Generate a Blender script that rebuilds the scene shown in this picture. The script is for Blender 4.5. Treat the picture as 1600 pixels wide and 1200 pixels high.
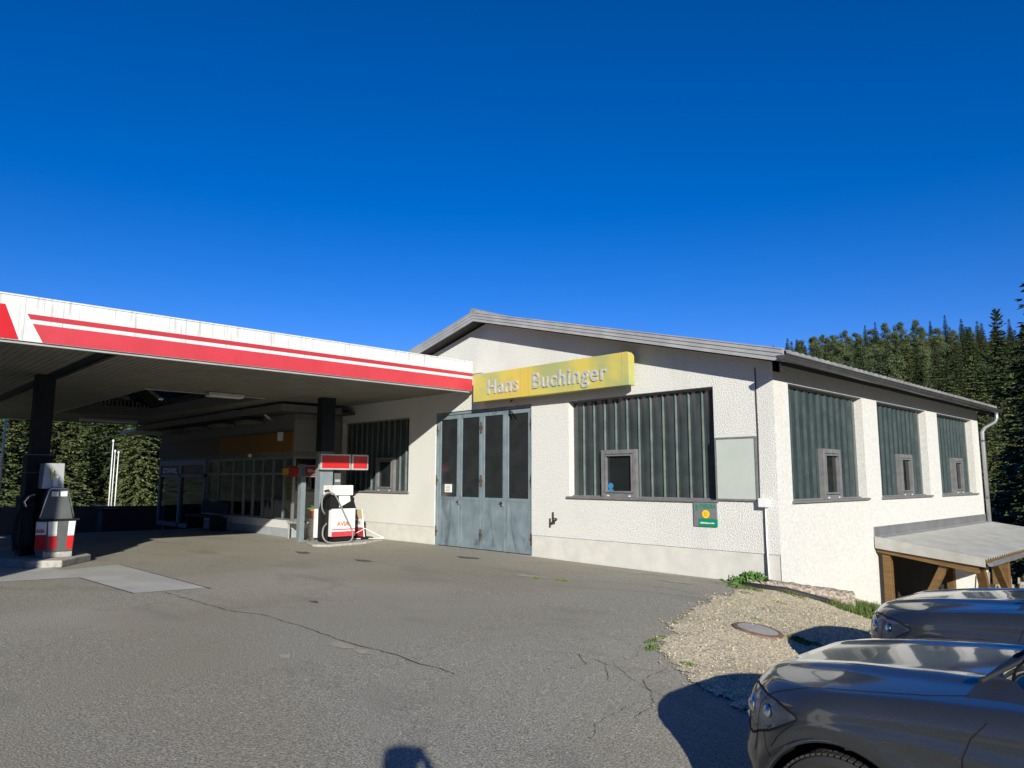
import bpy, math, random
import numpy as np
from mathutils import Vector, Matrix
random.seed(7); rng = np.random.default_rng(7)
C = bpy.context.scene.collection
R = math.radians
sc = bpy.context.scene
for o in list(bpy.data.objects): bpy.data.objects.remove(o)

# ------------------------------------------------------------ camera
cam_d = bpy.data.cameras.new('camera'); cam = bpy.data.objects.new('camera', cam_d); C.objects.link(cam)
sc.camera = cam
cam_d.sensor_width = 36; cam_d.lens = 36*1125.0/1600; cam_d.clip_start = .05; cam_d.clip_end = 2000
YAW, PITCH, ROLL = 0.763371, 0.130285, 0.002539
CAM = Vector((5.30885, -10.79982, 1.6))
F = Vector((-math.cos(YAW)*math.cos(PITCH), math.sin(YAW)*math.cos(PITCH), math.sin(PITCH)))
RT = F.cross(Vector((0, 0, 1))).normalized(); UP = RT.cross(F)
R2 = RT*math.cos(ROLL)+UP*math.sin(ROLL); U2 = -RT*math.sin(ROLL)+UP*math.cos(ROLL)
M = Matrix((R2, U2, -F)).transposed().to_4x4(); M.translation = CAM
cam.matrix_world = M

# ------------------------------------------------------------ light
TO_SUN = Vector((.755, -.559, .342)).normalized()
sun_d = bpy.data.lights.new('sun', 'SUN'); sun = bpy.data.objects.new('sun', sun_d); C.objects.link(sun)
sun_d.energy = 5.0; sun_d.angle = R(.53); sun_d.color = (1, .962, .86)
sun.rotation_euler = TO_SUN.to_track_quat('Z', 'Y').to_euler(); sun.location = (20, -30, 30)
w = bpy.data.worlds.new('World'); sc.world = w; w.use_nodes = True
nt = w.node_tree; bg = nt.nodes['Background']
sky = nt.nodes.new('ShaderNodeTexSky'); sky.sky_type = 'NISHITA'; sky.sun_disc = False
sky.sun_elevation = math.asin(TO_SUN.z); sky.sun_rotation = math.atan2(TO_SUN.x, TO_SUN.y)
sky.altitude = 1000; sky.air_density = .9; sky.dust_density = 0.0; sky.ozone_density = 3.0
hs = nt.nodes.new('ShaderNodeHueSaturation'); hs.inputs['Saturation'].default_value = 1.385
vm = nt.nodes.new('ShaderNodeVectorMath'); vm.operation = 'MULTIPLY'; vm.inputs[1].default_value = (1.0, .77, 1.10)
nt.links.new(sky.outputs[0], hs.inputs['Color']); nt.links.new(hs.outputs[0], vm.inputs[0]); nt.links.new(vm.outputs[0], bg.inputs[0])
bg.inputs[1].default_value = .088
sc.view_settings.view_transform = 'Standard'; sc.view_settings.look = 'None'
sc.view_settings.exposure = .45; sc.view_settings.gamma = 1

# ------------------------------------------------------------ helpers
org = {}
def tagp(o, label=None, cat=None, group=None, kind=None):
    if label: o['label'] = label
    if cat: o['category'] = cat
    if group: o['group'] = group
    if kind: o['kind'] = kind
    return o
def thing(name, label, cat, loc=(0, 0, 0), group=None):
    o = bpy.data.objects.new(name, None); C.objects.link(o); o.location = loc
    o.empty_display_size = .2; org[o] = Vector(loc)
    return tagp(o, label, cat, group)
class MB:
    def __init__(s): s.v = []; s.f = []
    def add(s, vs, fs):
        n = len(s.v); s.v += [tuple(v) for v in vs]; s.f += [tuple(i+n for i in f) for f in fs]; return s
    def box(s, x0, x1, y0, y1, z0, z1):
        vs = [(x, y, z) for z in (z0, z1) for y in (y0, y1) for x in (x0, x1)]
        return s.add(vs, [(0, 2, 3, 1), (4, 5, 7, 6), (0, 1, 5, 4), (2, 6, 7, 3), (0, 4, 6, 2), (1, 3, 7, 5)])
    def obox(s, c, ax, ay, az):   # centre + half axes
        c, ax, ay, az = map(Vector, (c, ax, ay, az))
        vs = [c+ax*i+ay*j+az*k for k in (-1, 1) for j in (-1, 1) for i in (-1, 1)]
        return s.add(vs, [(0, 2, 3, 1), (4, 5, 7, 6), (0, 1, 5, 4), (2, 6, 7, 3), (0, 4, 6, 2), (1, 3, 7, 5)])
    def bar(s, a, b, w, h, up=(0, 0, 1)):
        a, b = Vector(a), Vector(b); d = b-a; sd = d.cross(Vector(up))
        if sd.length < 1e-6: sd = d.cross(Vector((1, 0, 0)))
        sd.normalize(); u = sd.cross(d).normalized()
        return s.obox((a+b)/2, d/2, sd*w/2, u*h/2)
    def tube(s, pts, r, n=8, cap=True):
        pts = [Vector(p) for p in pts]; m = len(pts)
        rr = r if isinstance(r, (list, tuple)) else [r]*m
        vs = []; fs = []; prev = None
        for i, p in enumerate(pts):
            d = (pts[min(i+1, m-1)]-pts[max(i-1, 0)]).normalized()
            if prev is None:
                u = d.cross(Vector((0, 0, 1)));
                if u.length < .1: u = d.cross(Vector((1, 0, 0)))
            else: u = prev-d*prev.dot(d)
            u.normalize(); prev = u; v = d.cross(u)
            vs += [p+(u*math.cos(2*math.pi*k/n)+v*math.sin(2*math.pi*k/n))*rr[i] for k in range(n)]
        for i in range(m-1):
            for k in range(n):
                a = i*n+k; b = i*n+(k+1) % n; fs.append((a, b, b+n, a+n))
        if cap: fs += [tuple(range(n-1, -1, -1)), tuple(range((m-1)*n, m*n))]
        return s.add(vs, fs)
    def prism(s, poly, d):         # closed 3-D polygon pushed by vector d
        n = len(poly); d = Vector(d); a = [Vector(p) for p in poly]
        fs = [tuple(range(n))[::-1], tuple(range(n, 2*n))]+[(i, (i+1) % n, (i+1) % n+n, i+n) for i in range(n)]
        return s.add(a+[p+d for p in a], fs)
    def lathe(s, prof, c, axis='z', n=24):
        vs = []; fs = []; m = len(prof)
        for k in range(n):
            a = 2*math.pi*k/n
            for r, h in prof:
                x, y = r*math.cos(a), r*math.sin(a)
                p = (x, y, h) if axis == 'z' else ((x, h, y) if axis == 'y' else (h, x, y))
                vs.append(Vector(c)+Vector(p))
        for k in range(n):
            for j in range(m-1):
                a = k*m+j; b = ((k+1) % n)*m+j; fs.append((a, b, b+1, a+1))
        return s.add(vs, fs)
    def build(s, name, mat, parent=None, smooth=False, bevel=0, label=None):
        return mobj(name, s.v, s.f, mat, parent, smooth, bevel, label)
def mobj(name, v, f, mat, parent=None, smooth=False, bevel=0, label=None):
    me = bpy.data.meshes.new(name); o0 = org.get(parent, Vector((0, 0, 0))) if parent else Vector((0, 0, 0))
    if isinstance(v, np.ndarray): v = (v-np.array(o0)).tolist(); f = f.tolist() if isinstance(f, np.ndarray) else f
    else: v = [(a[0]-o0[0], a[1]-o0[1], a[2]-o0[2]) for a in v]
    me.from_pydata(v, [], f); me.update()
    o = bpy.data.objects.new(name, me); C.objects.link(o)
    if mat: me.materials.append(mat)
    if parent: o.parent = parent; org[o] = o0
    if smooth: me.polygons.foreach_set('use_smooth', [True]*len(me.polygons))
    if bevel:
        b = o.modifiers.new('bevel', 'BEVEL'); b.width = bevel; b.segments = 2; b.limit_method = 'ANGLE'; b.angle_limit = R(40)
    if label: o['label'] = label
    return o
def text(s, size, depth, o0, ax, ay, offset=.0, space=1.0, xs=1.0):
    """text as verts/faces; o0 origin, ax reading direction, ay up"""
    cu = bpy.data.curves.new('t', 'FONT'); cu.body = s; cu.size = size; cu.extrude = depth/2; cu.offset = offset; cu.space_character = space
    cu.resolution_u = 4
    ob = bpy.data.objects.new('t', cu); C.objects.link(ob)
    dg = bpy.context.evaluated_depsgraph_get(); me = ob.evaluated_get(dg).to_mesh()
    o0, ax, ay = Vector(o0), Vector(ax).normalized(), Vector(ay).normalized(); az = ax.cross(ay)
    mb = MB(); mb.add([o0+ax*v.co.x*xs+ay*v.co.y+az*(v.co.z+depth/2) for v in me.vertices], [tuple(p.vertices) for p in me.polygons])
    ob.evaluated_get(dg).to_mesh_clear(); bpy.data.objects.remove(ob); bpy.data.curves.remove(cu)
    return mb
def copy_tree(o, parent=None):
    c = o.copy(); C.objects.link(c)
    if parent: c.parent = parent
    for ch in o.children: copy_tree(ch, c)
    return c

# ------------------------------------------------------------ materials
def mat(name, c1, c2=None, scale=5, rough=.6, metal=0, bump=0, bscale=None, detail=6, spec=.5, thr=(.35, .65), stretch=None, coat=0, rnd=0, bdist=.01):
    m = bpy.data.materials.new(name); m.use_nodes = True; n = m.node_tree; b = n.nodes['Principled BSDF']; L = n.links.new
    b.inputs['Roughness'].default_value = rough; b.inputs['Metallic'].default_value = metal
    b.inputs['Specular IOR Level'].default_value = spec; b.inputs['Coat Weight'].default_value = coat
    b.inputs['Base Color'].default_value = (*c1, 1)
    tc = n.nodes.new('ShaderNodeTexCoord'); mp = n.nodes.new('ShaderNodeMapping'); L(tc.outputs['Object'], mp.inputs[0])
    if stretch: mp.inputs['Scale'].default_value = stretch
    if c2:
        no = n.nodes.new('ShaderNodeTexNoise'); no.inputs['Scale'].default_value = scale; no.inputs['Detail'].default_value = detail
        no.inputs['Roughness'].default_value = .6
        L(mp.outputs[0], no.inputs['Vector']); cr = n.nodes.new('ShaderNodeValToRGB'); L(no.outputs['Fac'], cr.inputs[0])
        cr.color_ramp.elements[0].position, cr.color_ramp.elements[1].position = thr
        cr.color_ramp.elements[0].color = (*c1, 1); cr.color_ramp.elements[1].color = (*c2, 1)
        out = cr.outputs[0]
        if rnd:
            oi = n.nodes.new('ShaderNodeObjectInfo'); mr = n.nodes.new('ShaderNodeMapRange'); L(oi.outputs['Random'], mr.inputs[0])
            mr.inputs[3].default_value = 1-rnd; mr.inputs[4].default_value = 1+rnd
            h = n.nodes.new('ShaderNodeHueSaturation'); L(mr.outputs[0], h.inputs['Value']); L(out, h.inputs['Color'])
            m2 = n.nodes.new('ShaderNodeMapRange'); L(oi.outputs['Random'], m2.inputs[0]); m2.inputs[3].default_value = .52; m2.inputs[4].default_value = .48
            L(m2.outputs[0], h.inputs['Hue']); out = h.outputs[0]
        L(out, b.inputs['Base Color'])
    if bump:
        bn = n.nodes.new('ShaderNodeTexNoise'); bn.inputs['Scale'].default_value = bscale or scale; bn.inputs['Detail'].default_value = 5
        L(mp.outputs[0], bn.inputs['Vector']); bp = n.nodes.new('ShaderNodeBump'); bp.inputs['Strength'].default_value = bump
        bp.inputs['Distance'].default_value = bdist; L(bn.outputs['Fac'], bp.inputs['Height']); L(bp.outputs[0], b.inputs['Normal'])
    return m
def overlay(m, col, scale, thr, stretch=None, amount=1, detail=4, distort=0):
    """blend one more noise driven tint over a material's colour"""
    n = m.node_tree; L = n.links.new; b = n.nodes['Principled BSDF']
    tc = n.nodes.new('ShaderNodeTexCoord'); mp = n.nodes.new('ShaderNodeMapping'); L(tc.outputs['Object'], mp.inputs[0])
    if stretch: mp.inputs['Scale'].default_value = stretch
    mp.inputs['Location'].default_value = (scale*1.7, 3.1, 7.7)
    no = n.nodes.new('ShaderNodeTexNoise'); no.inputs['Scale'].default_value = scale; no.inputs['Detail'].default_value = detail; no.inputs['Distortion'].default_value = distort
    L(mp.outputs[0], no.inputs['Vector']); mr = n.nodes.new('ShaderNodeMapRange'); L(no.outputs['Fac'], mr.inputs[0])
    mr.inputs[1].default_value, mr.inputs[2].default_value = thr; mr.inputs[4].default_value = amount
    mx = n.nodes.new('ShaderNodeMix'); mx.data_type = 'RGBA'; L(mr.outputs[0], mx.inputs[0])
    bc = b.inputs['Base Color']
    if bc.links: L(bc.links[0].from_socket, mx.inputs[6])
    else: mx.inputs[6].default_value = bc.default_value
    mx.inputs[7].default_value = (*col, 1); L(mx.outputs[2], bc)
    return m

ASPH = mat('worn_asphalt', (.112, .104, .080), (.455, .43, .345), 75, .85, bump=.7, bscale=65, detail=3, thr=(.33, .68), spec=.3)
overlay(ASPH, (.40, .36, .30), .35, (.5, .75), amount=.4)
overlay(ASPH, (.24, .195, .13), .22, (.46, .62), amount=.35, distort=.6)
overlay(ASPH, (.15, .14, .125), .7, (.56, .72), (1, 2.2, 1), amount=.45, distort=.5)
overlay(ASPH, (.62, .6, .55), 45, (.70, .74), amount=.8, detail=1)
PATCH = mat('concrete_patch', (.27, .265, .24), (.45, .44, .40), 70, .85, bump=.4, bscale=60, detail=3, thr=(.3, .7))
overlay(PATCH, (.5, .5, .48), 1.2, (.45, .65), amount=.5)
CRACK = mat('crack_fill', (.045, .04, .035), rough=.9)
GRAVEL = mat('pale_gravel', (.20, .165, .11), (.70, .60, .43), 42, .9, bump=1, bscale=42, detail=4, thr=(.36, .62))
overlay(GRAVEL, (.25, .21, .16), 1.4, (.5, .72), amount=.6)
STONE = mat('pebble', (.28, .225, .155), (.64, .54, .385), 25, .85, rnd=.25)
SOIL = mat('grassy_soil', (.06, .055, .03), (.05, .075, .025), 1.5, .95, bump=.6, bscale=6, bdist=.05)
ROUGHCAST = mat('roughcast_plaster', (.44, .44, .405), (.77, .765, .72), 62, .9, bump=1, bscale=50, detail=2, thr=(.36, .6), bdist=.015)
overlay(ROUGHCAST, (.46, .44, .38), .8, (.5, .8), amount=.35)
overlay(ROUGHCAST, (.40, .38, .33), 2.4, (.58, .8), (1, 1, .12), .35)
RENDERW = mat('smooth_white_render', (.47, .465, .44), (.63, .62, .585), 22, .85, bump=.45, bscale=60, thr=(.3, .7), bdist=.006)
overlay(RENDERW, (.56, .52, .42), 1.6, (.56, .8), (1, 1, .35), .5)
overlay(RENDERW, (.50, .49, .45), 3, (.6, .8), (3, 3, .25), .3)
SOCLE = mat('grey_socle_render', (.52, .51, .465), (.60, .585, .535), 4, .85, bump=.2, bscale=60, bdist=.004)
overlay(SOCLE, (.60, .55, .42), 2.5, (.55, .8), (1, 1, 2), .4)
CONC = mat('concrete', (.26, .25, .23), (.42, .40, .36), 9, .9, bump=.5, bscale=40)
overlay(CONC, (.12, .11, .10), 2, (.55, .8), amount=.5)
ZINC = mat('zinc_sheet', (.33, .335, .34), (.43, .435, .44), 3, .42, .7)
ZINCM = mat('matt_grey_trim', (.34, .34, .335), (.44, .435, .425), 3, .5, .2)
DARKZ = mat('dark_gutter', (.09, .092, .095), (.14, .14, .145), 5, .4, .6)
SOFFIT = mat('dark_soffit_boards', (.035, .033, .03), (.06, .055, .05), 6, .8)
TILE = mat('grey_roof_tile', (.16, .155, .15), (.26, .25, .24), 6, .75, bump=.3, bscale=30)
STEELW = mat('grey_window_steel', (.16, .16, .162), (.22, .22, .22), 8, .5, .2)
BLUEGREY = mat('blue_grey_door_paint', (.155, .205, .235), (.215, .27, .295), 3, .5, .1, bump=.15, bscale=30)
overlay(BLUEGREY, (.055, .075, .10), 2.2, (.52, .72), (1.6, 1.6, .5), .8, 6, 1.2)
overlay(BLUEGREY, (.11, .07, .045), 5, (.66, .8), (2, 2, .4), .6, 6)
RUST = mat('rusty_dark_iron', (.03, .027, .025), (.09, .05, .03), 20, .8)
def glass_m(name, col, rough, spec=.6):
    return mat(name, col, tuple(c*1.5 for c in col), 2.5, rough, spec=spec)
CHANNEL = glass_m('channel_glass', (.032, .040, .041), .14)
CHANRIB = mat('channel_glass_flange', (.11, .14, .135), (.17, .21, .20), 5, .35)
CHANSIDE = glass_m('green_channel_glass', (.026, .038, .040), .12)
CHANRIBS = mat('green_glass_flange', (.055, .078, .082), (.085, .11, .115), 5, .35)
DARKPANE = glass_m('dark_pane', (.012, .014, .015), .06)
DOORPANE = glass_m('door_pane', (.018, .02, .021), .12)
YELLOW = mat('faded_yellow_sign', (.60, .43, .07), (.54, .47, .10), 1.3, .5, thr=(.4, .6))
overlay(YELLOW, (.24, .33, .17), 1.1, (.44, .64), (1, 1, 1.2), .7)
overlay(YELLOW, (.66, .43, .08), .9, (.55, .7), (3, 1, .2), .7)
LETTERG = mat('weathered_letter', (.33, .325, .33), (.50, .49, .49), 9, .6)
BLACK = mat('matt_black', (.008, .008, .009), rough=.7, spec=.25)
NAVY = mat('dark_blue_column_paint', (.007, .011, .016), (.012, .017, .022), 5, .6, spec=.2)
GREYPOST = mat('grey_post_paint', (.15, .18, .20), (.19, .22, .24), 6, .5)
WHITEM = mat('white_fascia_sheet', (.66, .66, .64), (.60, .60, .58), 2, .45)
overlay(WHITEM, (.27, .27, .25), 9, (.52, .76), (1, 3, .22), .75, 8)
REDM = mat('faded_red_stripe', (.52, .045, .062), (.47, .04, .052), 3, .45)
overlay(REDM, (.45, .03, .04), 7, (.55, .8), (1, 3, .3), .5)
RED2 = mat('fresh_red', (.50, .012, .016), rough=.4)
REDDK = mat('faded_dark_red_stripe', (.46, .03, .045), (.4, .03, .04), 3, .45)
CEIL = mat('canopy_ceiling_boards', (.22, .21, .165), (.18, .17, .14), 1.2, .7)
overlay(CEIL, (.13, .12, .10), 3, (.5, .8), (.3, 1, 1), .5)
WHITE = mat('white_enamel', (.78, .78, .76), (.70, .70, .68), 5, .4)
LAMPG = mat('lamp_diffuser', (.72, .72, .68), rough=.35)
GREYP = mat('grey_pump_panel', (.075, .085, .085), (.095, .105, .105), 3, .45)
LGREY = mat('light_grey_sheet', (.42, .43, .43), (.50, .51, .50), 4, .4, .3)
CHROME = mat('bright_metal', (.7, .7, .7), rough=.2, metal=1)
RUBBER = mat('black_rubber', (.018, .018, .018), rough=.7)
HOSE = mat('grey_hose', (.20, .20, .19), rough=.55)
WOOD = mat('brown_stained_timber', (.10, .054, .016), (.165, .092, .028), 4, .6, stretch=(1, 1, 8), bump=.2, bscale=20)
overlay(WOOD, (.13, .06, .022), 8, (.5, .75), (1, 1, 4), .6)
PLANK = mat('weathered_planks', (.22, .19, .15), (.42, .39, .33), 5, .85, stretch=(4, 4, .6))
CORR = mat('corrugated_grey_sheet', (.33, .325, .30), (.42, .415, .385), 3, .5, .15)
overlay(CORR, (.30, .29, .26), 4, (.55, .8), amount=.5)
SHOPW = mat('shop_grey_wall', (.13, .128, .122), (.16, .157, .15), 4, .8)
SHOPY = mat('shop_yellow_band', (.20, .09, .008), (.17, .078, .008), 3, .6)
BLUEW = mat('blue_grey_shop_frame', (.16, .19, .24), (.20, .23, .28), 5, .5)
ALU = mat('aluminium_frame', (.20, .21, .21), rough=.4, metal=.5)
RETW = mat('dark_retaining_wall', (.04, .045, .055), (.06, .065, .075), 3, .85)
BARK = mat('bark', (.03, .022, .016), (.06, .045, .034), 8, .9)
LEAFC = mat('conifer_needles', (.042, .062, .022), (.112, .136, .050), .9, .7, rnd=.35, spec=.25)
LEAFD = mat('broadleaf_foliage', (.046, .068, .026), (.092, .118, .045), .9, .6, rnd=.3, spec=.3)
GRASSM = mat('grass_blades', (.07, .12, .02), (.16, .20, .05), 6, .7, rnd=.1)
WEED = mat('weed_leaves', (.05, .13, .02), (.10, .20, .04), 8, .6)
FOREST = mat('forest_floor', (.018, .026, .010), (.04, .055, .018), .12, .95, bump=1, bscale=.6, bdist=2)
def pane_m(name, tint=(.75, .8, .8)):
    m = bpy.data.materials.new(name); m.use_nodes = True; n = m.node_tree; L = n.links.new
    n.nodes.remove(n.nodes['Principled BSDF']); out = n.nodes['Material Output']
    t = n.nodes.new('ShaderNodeBsdfTransparent'); t.inputs[0].default_value = (*tint, 1)
    g = n.nodes.new('ShaderNodeBsdfGlossy'); g.inputs['Roughness'].default_value = .02
    fr = n.nodes.new('ShaderNodeFresnel'); fr.inputs[0].default_value = 1.75
    no = n.nodes.new('ShaderNodeTexNoise'); no.inputs['Scale'].default_value = 1.2; bp = n.nodes.new('ShaderNodeBump'); bp.inputs['Strength'].default_value = .25; bp.inputs['Distance'].default_value = .03
    L(no.outputs['Fac'], bp.inputs['Height']); L(bp.outputs[0], g.inputs['Normal'])
    mx = n.nodes.new('ShaderNodeMixShader'); L(fr.outputs[0], mx.inputs[0]); L(t.outputs[0], mx.inputs[1]); L(g.outputs[0], mx.inputs[2]); L(mx.outputs[0], out.inputs[0])
    return m
SHOPGLASS = pane_m('shop_glass'); LENS = pane_m('headlamp_lens', (.9, .92, .92)); LENS.node_tree.nodes['Fresnel'].inputs[0].default_value = 1.55; LENS.node_tree.nodes['Bump'].inputs['Strength'].default_value = 0
PAINT = mat('dark_grey_metallic_paint', (.042, .048, .056), (.050, .056, .064), 900, .34, .6, coat=1, thr=(.3, .7))
PAINT.node_tree.nodes['Principled BSDF'].inputs['Coat Roughness'].default_value = .06
overlay(PAINT, (.13, .125, .11), 160, (.60, .72), amount=.35, detail=2)
LAMPBOWL = mat('lamp_bowl_grey', (.82, .83, .84), (.55, .56, .57), 5, .3, .25, thr=(.5, .56))
CARGLASS = mat('car_glass', (.01, .012, .013), rough=.03, spec=.8)
PLASTIC = mat('black_trim_plastic', (.02, .02, .021), rough=.5)
def wavebump(m, axis, scale, strength, dist=.01):
    n = m.node_tree; L = n.links.new; b = n.nodes['Principled BSDF']
    tc = n.nodes.new('ShaderNodeTexCoord'); wv = n.nodes.new('ShaderNodeTexWave'); wv.bands_direction = axis; wv.inputs['Scale'].default_value = scale
    bp = n.nodes.new('ShaderNodeBump'); bp.inputs['Strength'].default_value = strength; bp.inputs['Distance'].default_value = dist
    L(tc.outputs['Object'], wv.inputs[0]); L(wv.outputs[0], bp.inputs['Height']); L(bp.outputs[0], b.inputs['Normal'])

# ------------------------------------------------------------ terrain
CP = np.array([(0, 0, -.02), (0, 2.7, -.5), (.84, .5, -.3), (.15, 3.85, -.8), (1.2, -3.3, -.05), (.2, -2, 0), (3.5, -6.4, -.3), (3, -3.5, -.42),
  (2, -6, -.12), (2.2, -8, -.02), (1.6, -8.2, 0), (5.3, -10.8, 0), (5, -8, -.27), (8, -8, -.42), (8, -3.5, -.65), (2, 0, -.5), (4, 4, -1.2), (2, 8, -1.4), (.2, 7, -1.35),
  (10, 10, -2), (0, 12, -1.5), (0, 16, -1.5), (15, 0, -1.4), (15, 20, -2), (-1, -1, 0), (-1, -4, 0), (0, -6, 0), (0, -9, 0), (-4, -1, 0), (-4, -6, 0), (-8, -2, 0), (-8, -8, 0), (-12, -1, 0),
  (-12, -5, 0), (-12, -9, 0), (-18, -3, 0), (-18, -8, 0), (-26, -1, -.42), (-26, -6, -.4), (-34, -4, -.6), (-8, 8, 0), (-14, 14, 0), (-3, 6, -.3), (0, -16, 0), (-10, -18, 0), (8, -16, 0), (12, -12, -.2), (-22, -18, -.1), (20, -15, -.5), (0, -30, 0)], float)
def phi(r): return r
D = np.hypot(CP[:, None, 0]-CP[None, :, 0], CP[:, None, 1]-CP[None, :, 1])
n_ = len(CP); A = np.zeros((n_+1, n_+1)); A[:n_, :n_] = phi(D)-np.eye(n_)*.02; A[n_, :n_] = A[:n_, n_] = 1
WT = np.linalg.solve(A, np.r_[CP[:, 2], 0])
def skyline(ph):      # ridge elevation in degrees by world azimuth (degrees)
    return np.interp(ph % 360, [0, 60, 88, 97, 103, 109, 114, 118, 121, 124, 128, 144, 165, 175, 185, 200, 260, 300, 325, 360], [11, 10, 9.6, 9.8, 9.9, 10.3, 9.9, 9.0, 7.6, 6, 4.4, 4.2, 6.0, 6.2, 6.0, 8, 12, 13, 12, 11])  # unseen hills behind the camera are raised to block low sky light
def H(x, y):
    x = np.asarray(x, float); y = np.asarray(y, float)
    d = np.hypot(x[..., None]-CP[:, 0], y[..., None]-CP[:, 1])
    z = phi(d)@WT[:n_]+WT[n_]
    r = np.hypot(x-CAM.x, y-CAM.y); ph = np.degrees(np.arctan2(y-CAM.y, x-CAM.x))
    t = np.clip((r-26)/14, 0, 1); t = t*t*(3-2*t); z = z*(1-t)-.9*t
    s = np.clip((r-36)/130, 0, 1)
    z = z+s**1.25*166*np.tan(np.radians(skyline(ph)))+np.clip((r-40)/60, 0, 1)*(np.sin(x*.11)*np.cos(y*.13)*.8)
    return z
def h1(x, y): return float(H(np.array([x]), np.array([y]))[0])
rs = np.r_[np.linspace(.0, 40, 60)[1:], np.linspace(42, 180, 50), [200, 260, 400, 700]]; na = 200
ang = np.linspace(0, 2*np.pi, na, endpoint=False)
X = CAM.x+rs[:, None]*np.cos(ang); Y = CAM.y+rs[:, None]*np.sin(ang)
Z = H(X, Y); Z[rs > 190] = Z[rs < 190][-1]*.9
Z = Z-np.where(rs < 38, .10, 0)[:, None]
V = np.stack([X, Y, Z], -1).reshape(-1, 3); V = np.vstack([V, [[CAM.x, CAM.y, h1(CAM.x, CAM.y)-.1]]])
FA = []
for i in range(len(rs)-1):
    for k in range(na): FA.append((i*na+k, i*na+(k+1) % na, (i+1)*na+(k+1) % na, (i+1)*na+k))
for k in range(na): FA.append((len(V)-1, k, (k+1) % na)[::1])
g = mobj('ground', V, FA, FOREST, smooth=True); tagp(g, kind='structure')
def sheet(name, xs, ys, m, off, inside=None, jit=0, kind='structure', smooth=True):
    XX, YY = np.meshgrid(xs, ys); ZZ = H(XX, YY)+off
    if jit: ZZ = ZZ+rng.uniform(-jit, jit, ZZ.shape)
    V = np.stack([XX, YY, ZZ], -1).reshape(-1, 3); nx = len(xs); ii, jj = np.meshgrid(np.arange(nx-1), np.arange(len(ys)-1)); a = (jj*nx+ii).ravel()
    cx = (XX[:-1, :-1]+XX[1:, 1:]).ravel()/2; cy = (YY[:-1, :-1]+YY[1:, 1:]).ravel()/2
    if inside is not None: a = a[inside(cx, cy)]
    FA = np.stack([a, a+1, a+1+nx, a+nx], 1); u, inv = np.unique(FA, return_inverse=True)
    o = mobj(name, V[u], inv.reshape(-1, 4), m, smooth=smooth); return tagp(o, kind=kind)
def in_poly(px, py, poly):
    c = np.zeros(px.shape, bool); n = len(poly)
    for i in range(n):
        x0, y0 = poly[i]; x1, y1 = poly[(i+1) % n]
        m = ((y0 > py) != (y1 > py)) & (px < (x1-x0)*(py-y0)/((y1-y0) if y1 != y0 else 1e-9)+x0); c ^= m
    return c
def sn(x, y, s, p=0): return np.sin(x*s+p+2.1*np.sin(y*s*.7+p))*np.cos(y*s*1.1-p+1.7*np.sin(x*s*.8))
xs = np.r_[np.arange(-30, -8, .5), np.arange(-8, 8, .2), np.arange(8, 16.1, .5)]; ys = np.r_[np.arange(-30, -12, .6), np.arange(-12, 4, .2), np.arange(4, 22, .5)]
sheet('asphalt', xs, ys, ASPH, 0, lambda x, y: ~((x < -.05) & (y > .05) & (x > -14.5)) & (np.hypot(x-CAM.x, y-CAM.y) < 34) & (x > -27-.5*(y+1)*.8))
GP = [(-.62, -.28), (-.35, -.75), (-.12, -1.25), (-.05, -1.9), (.2, -2.75), (.6, -3.7), (.82, -4.4), (.98, -4.75), (1.35, -4.95), (1.75, -5.2), (2.1, -5.35), (3.2, -5.4), (6, -5.2), (8, -5.2), (8, 2), (5, 3), (.9, 3.4), (.0, 3.5), (.0, .02)]
def ing(x, y):
    dx = .09*sn(x, y, 5)+.05*sn(x, y, 14, 1)+.03*sn(x, y, 37, 2); dy = .09*sn(y, x, 5, 2)+.05*sn(y, x, 13, 3)+.03*sn(y, x, 41, 2)
    return in_poly(x+dx, y+dy, GP)
sheet('gravel', np.arange(-.8, 8, .045), np.arange(-5.8, 3.5, .045), GRAVEL, .012, ing, .006, smooth=True)
# scattered pebbles: one uncountable mass
ic = [(0, 0, .8), (.9, 0, 0), (0, 1, 0), (-.8, 0, 0), (0, -.9, 0), (0, 0, -.5)]; icf = [(0, 1, 2), (0, 2, 3), (0, 3, 4), (0, 4, 1), (5, 2, 1), (5, 3, 2), (5, 4, 3), (5, 1, 4)]
n = 24000; px = rng.uniform(-.7, 4, n*2); py = rng.uniform(-5.6, 1.5, n*2); k = ing(px+rng.normal(0, .09, n*2), py+rng.normal(0, .09, n*2)); px, py = px[k][:n], py[k][:n]
s_ = rng.lognormal(-4.85, .45, len(px)); hz = H(px, py)
VV = []; FF = []
for i in range(len(px)):
    a = rng.uniform(0, 6.3); ca, sa = math.cos(a), math.sin(a); q = rng.uniform(.75, 1.15, 3)*s_[i]
    for x, y, z in ic: VV.append((px[i]+q[0]*x*ca-q[1]*y*sa, py[i]+q[0]*x*sa+q[1]*y*ca, hz[i]+.014+q[2]*z))
    FF += [tuple(6*i+j for j in f) for f in icf]
tagp(mobj('pebbles', VV, FF, STONE), kind='stuff')
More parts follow.
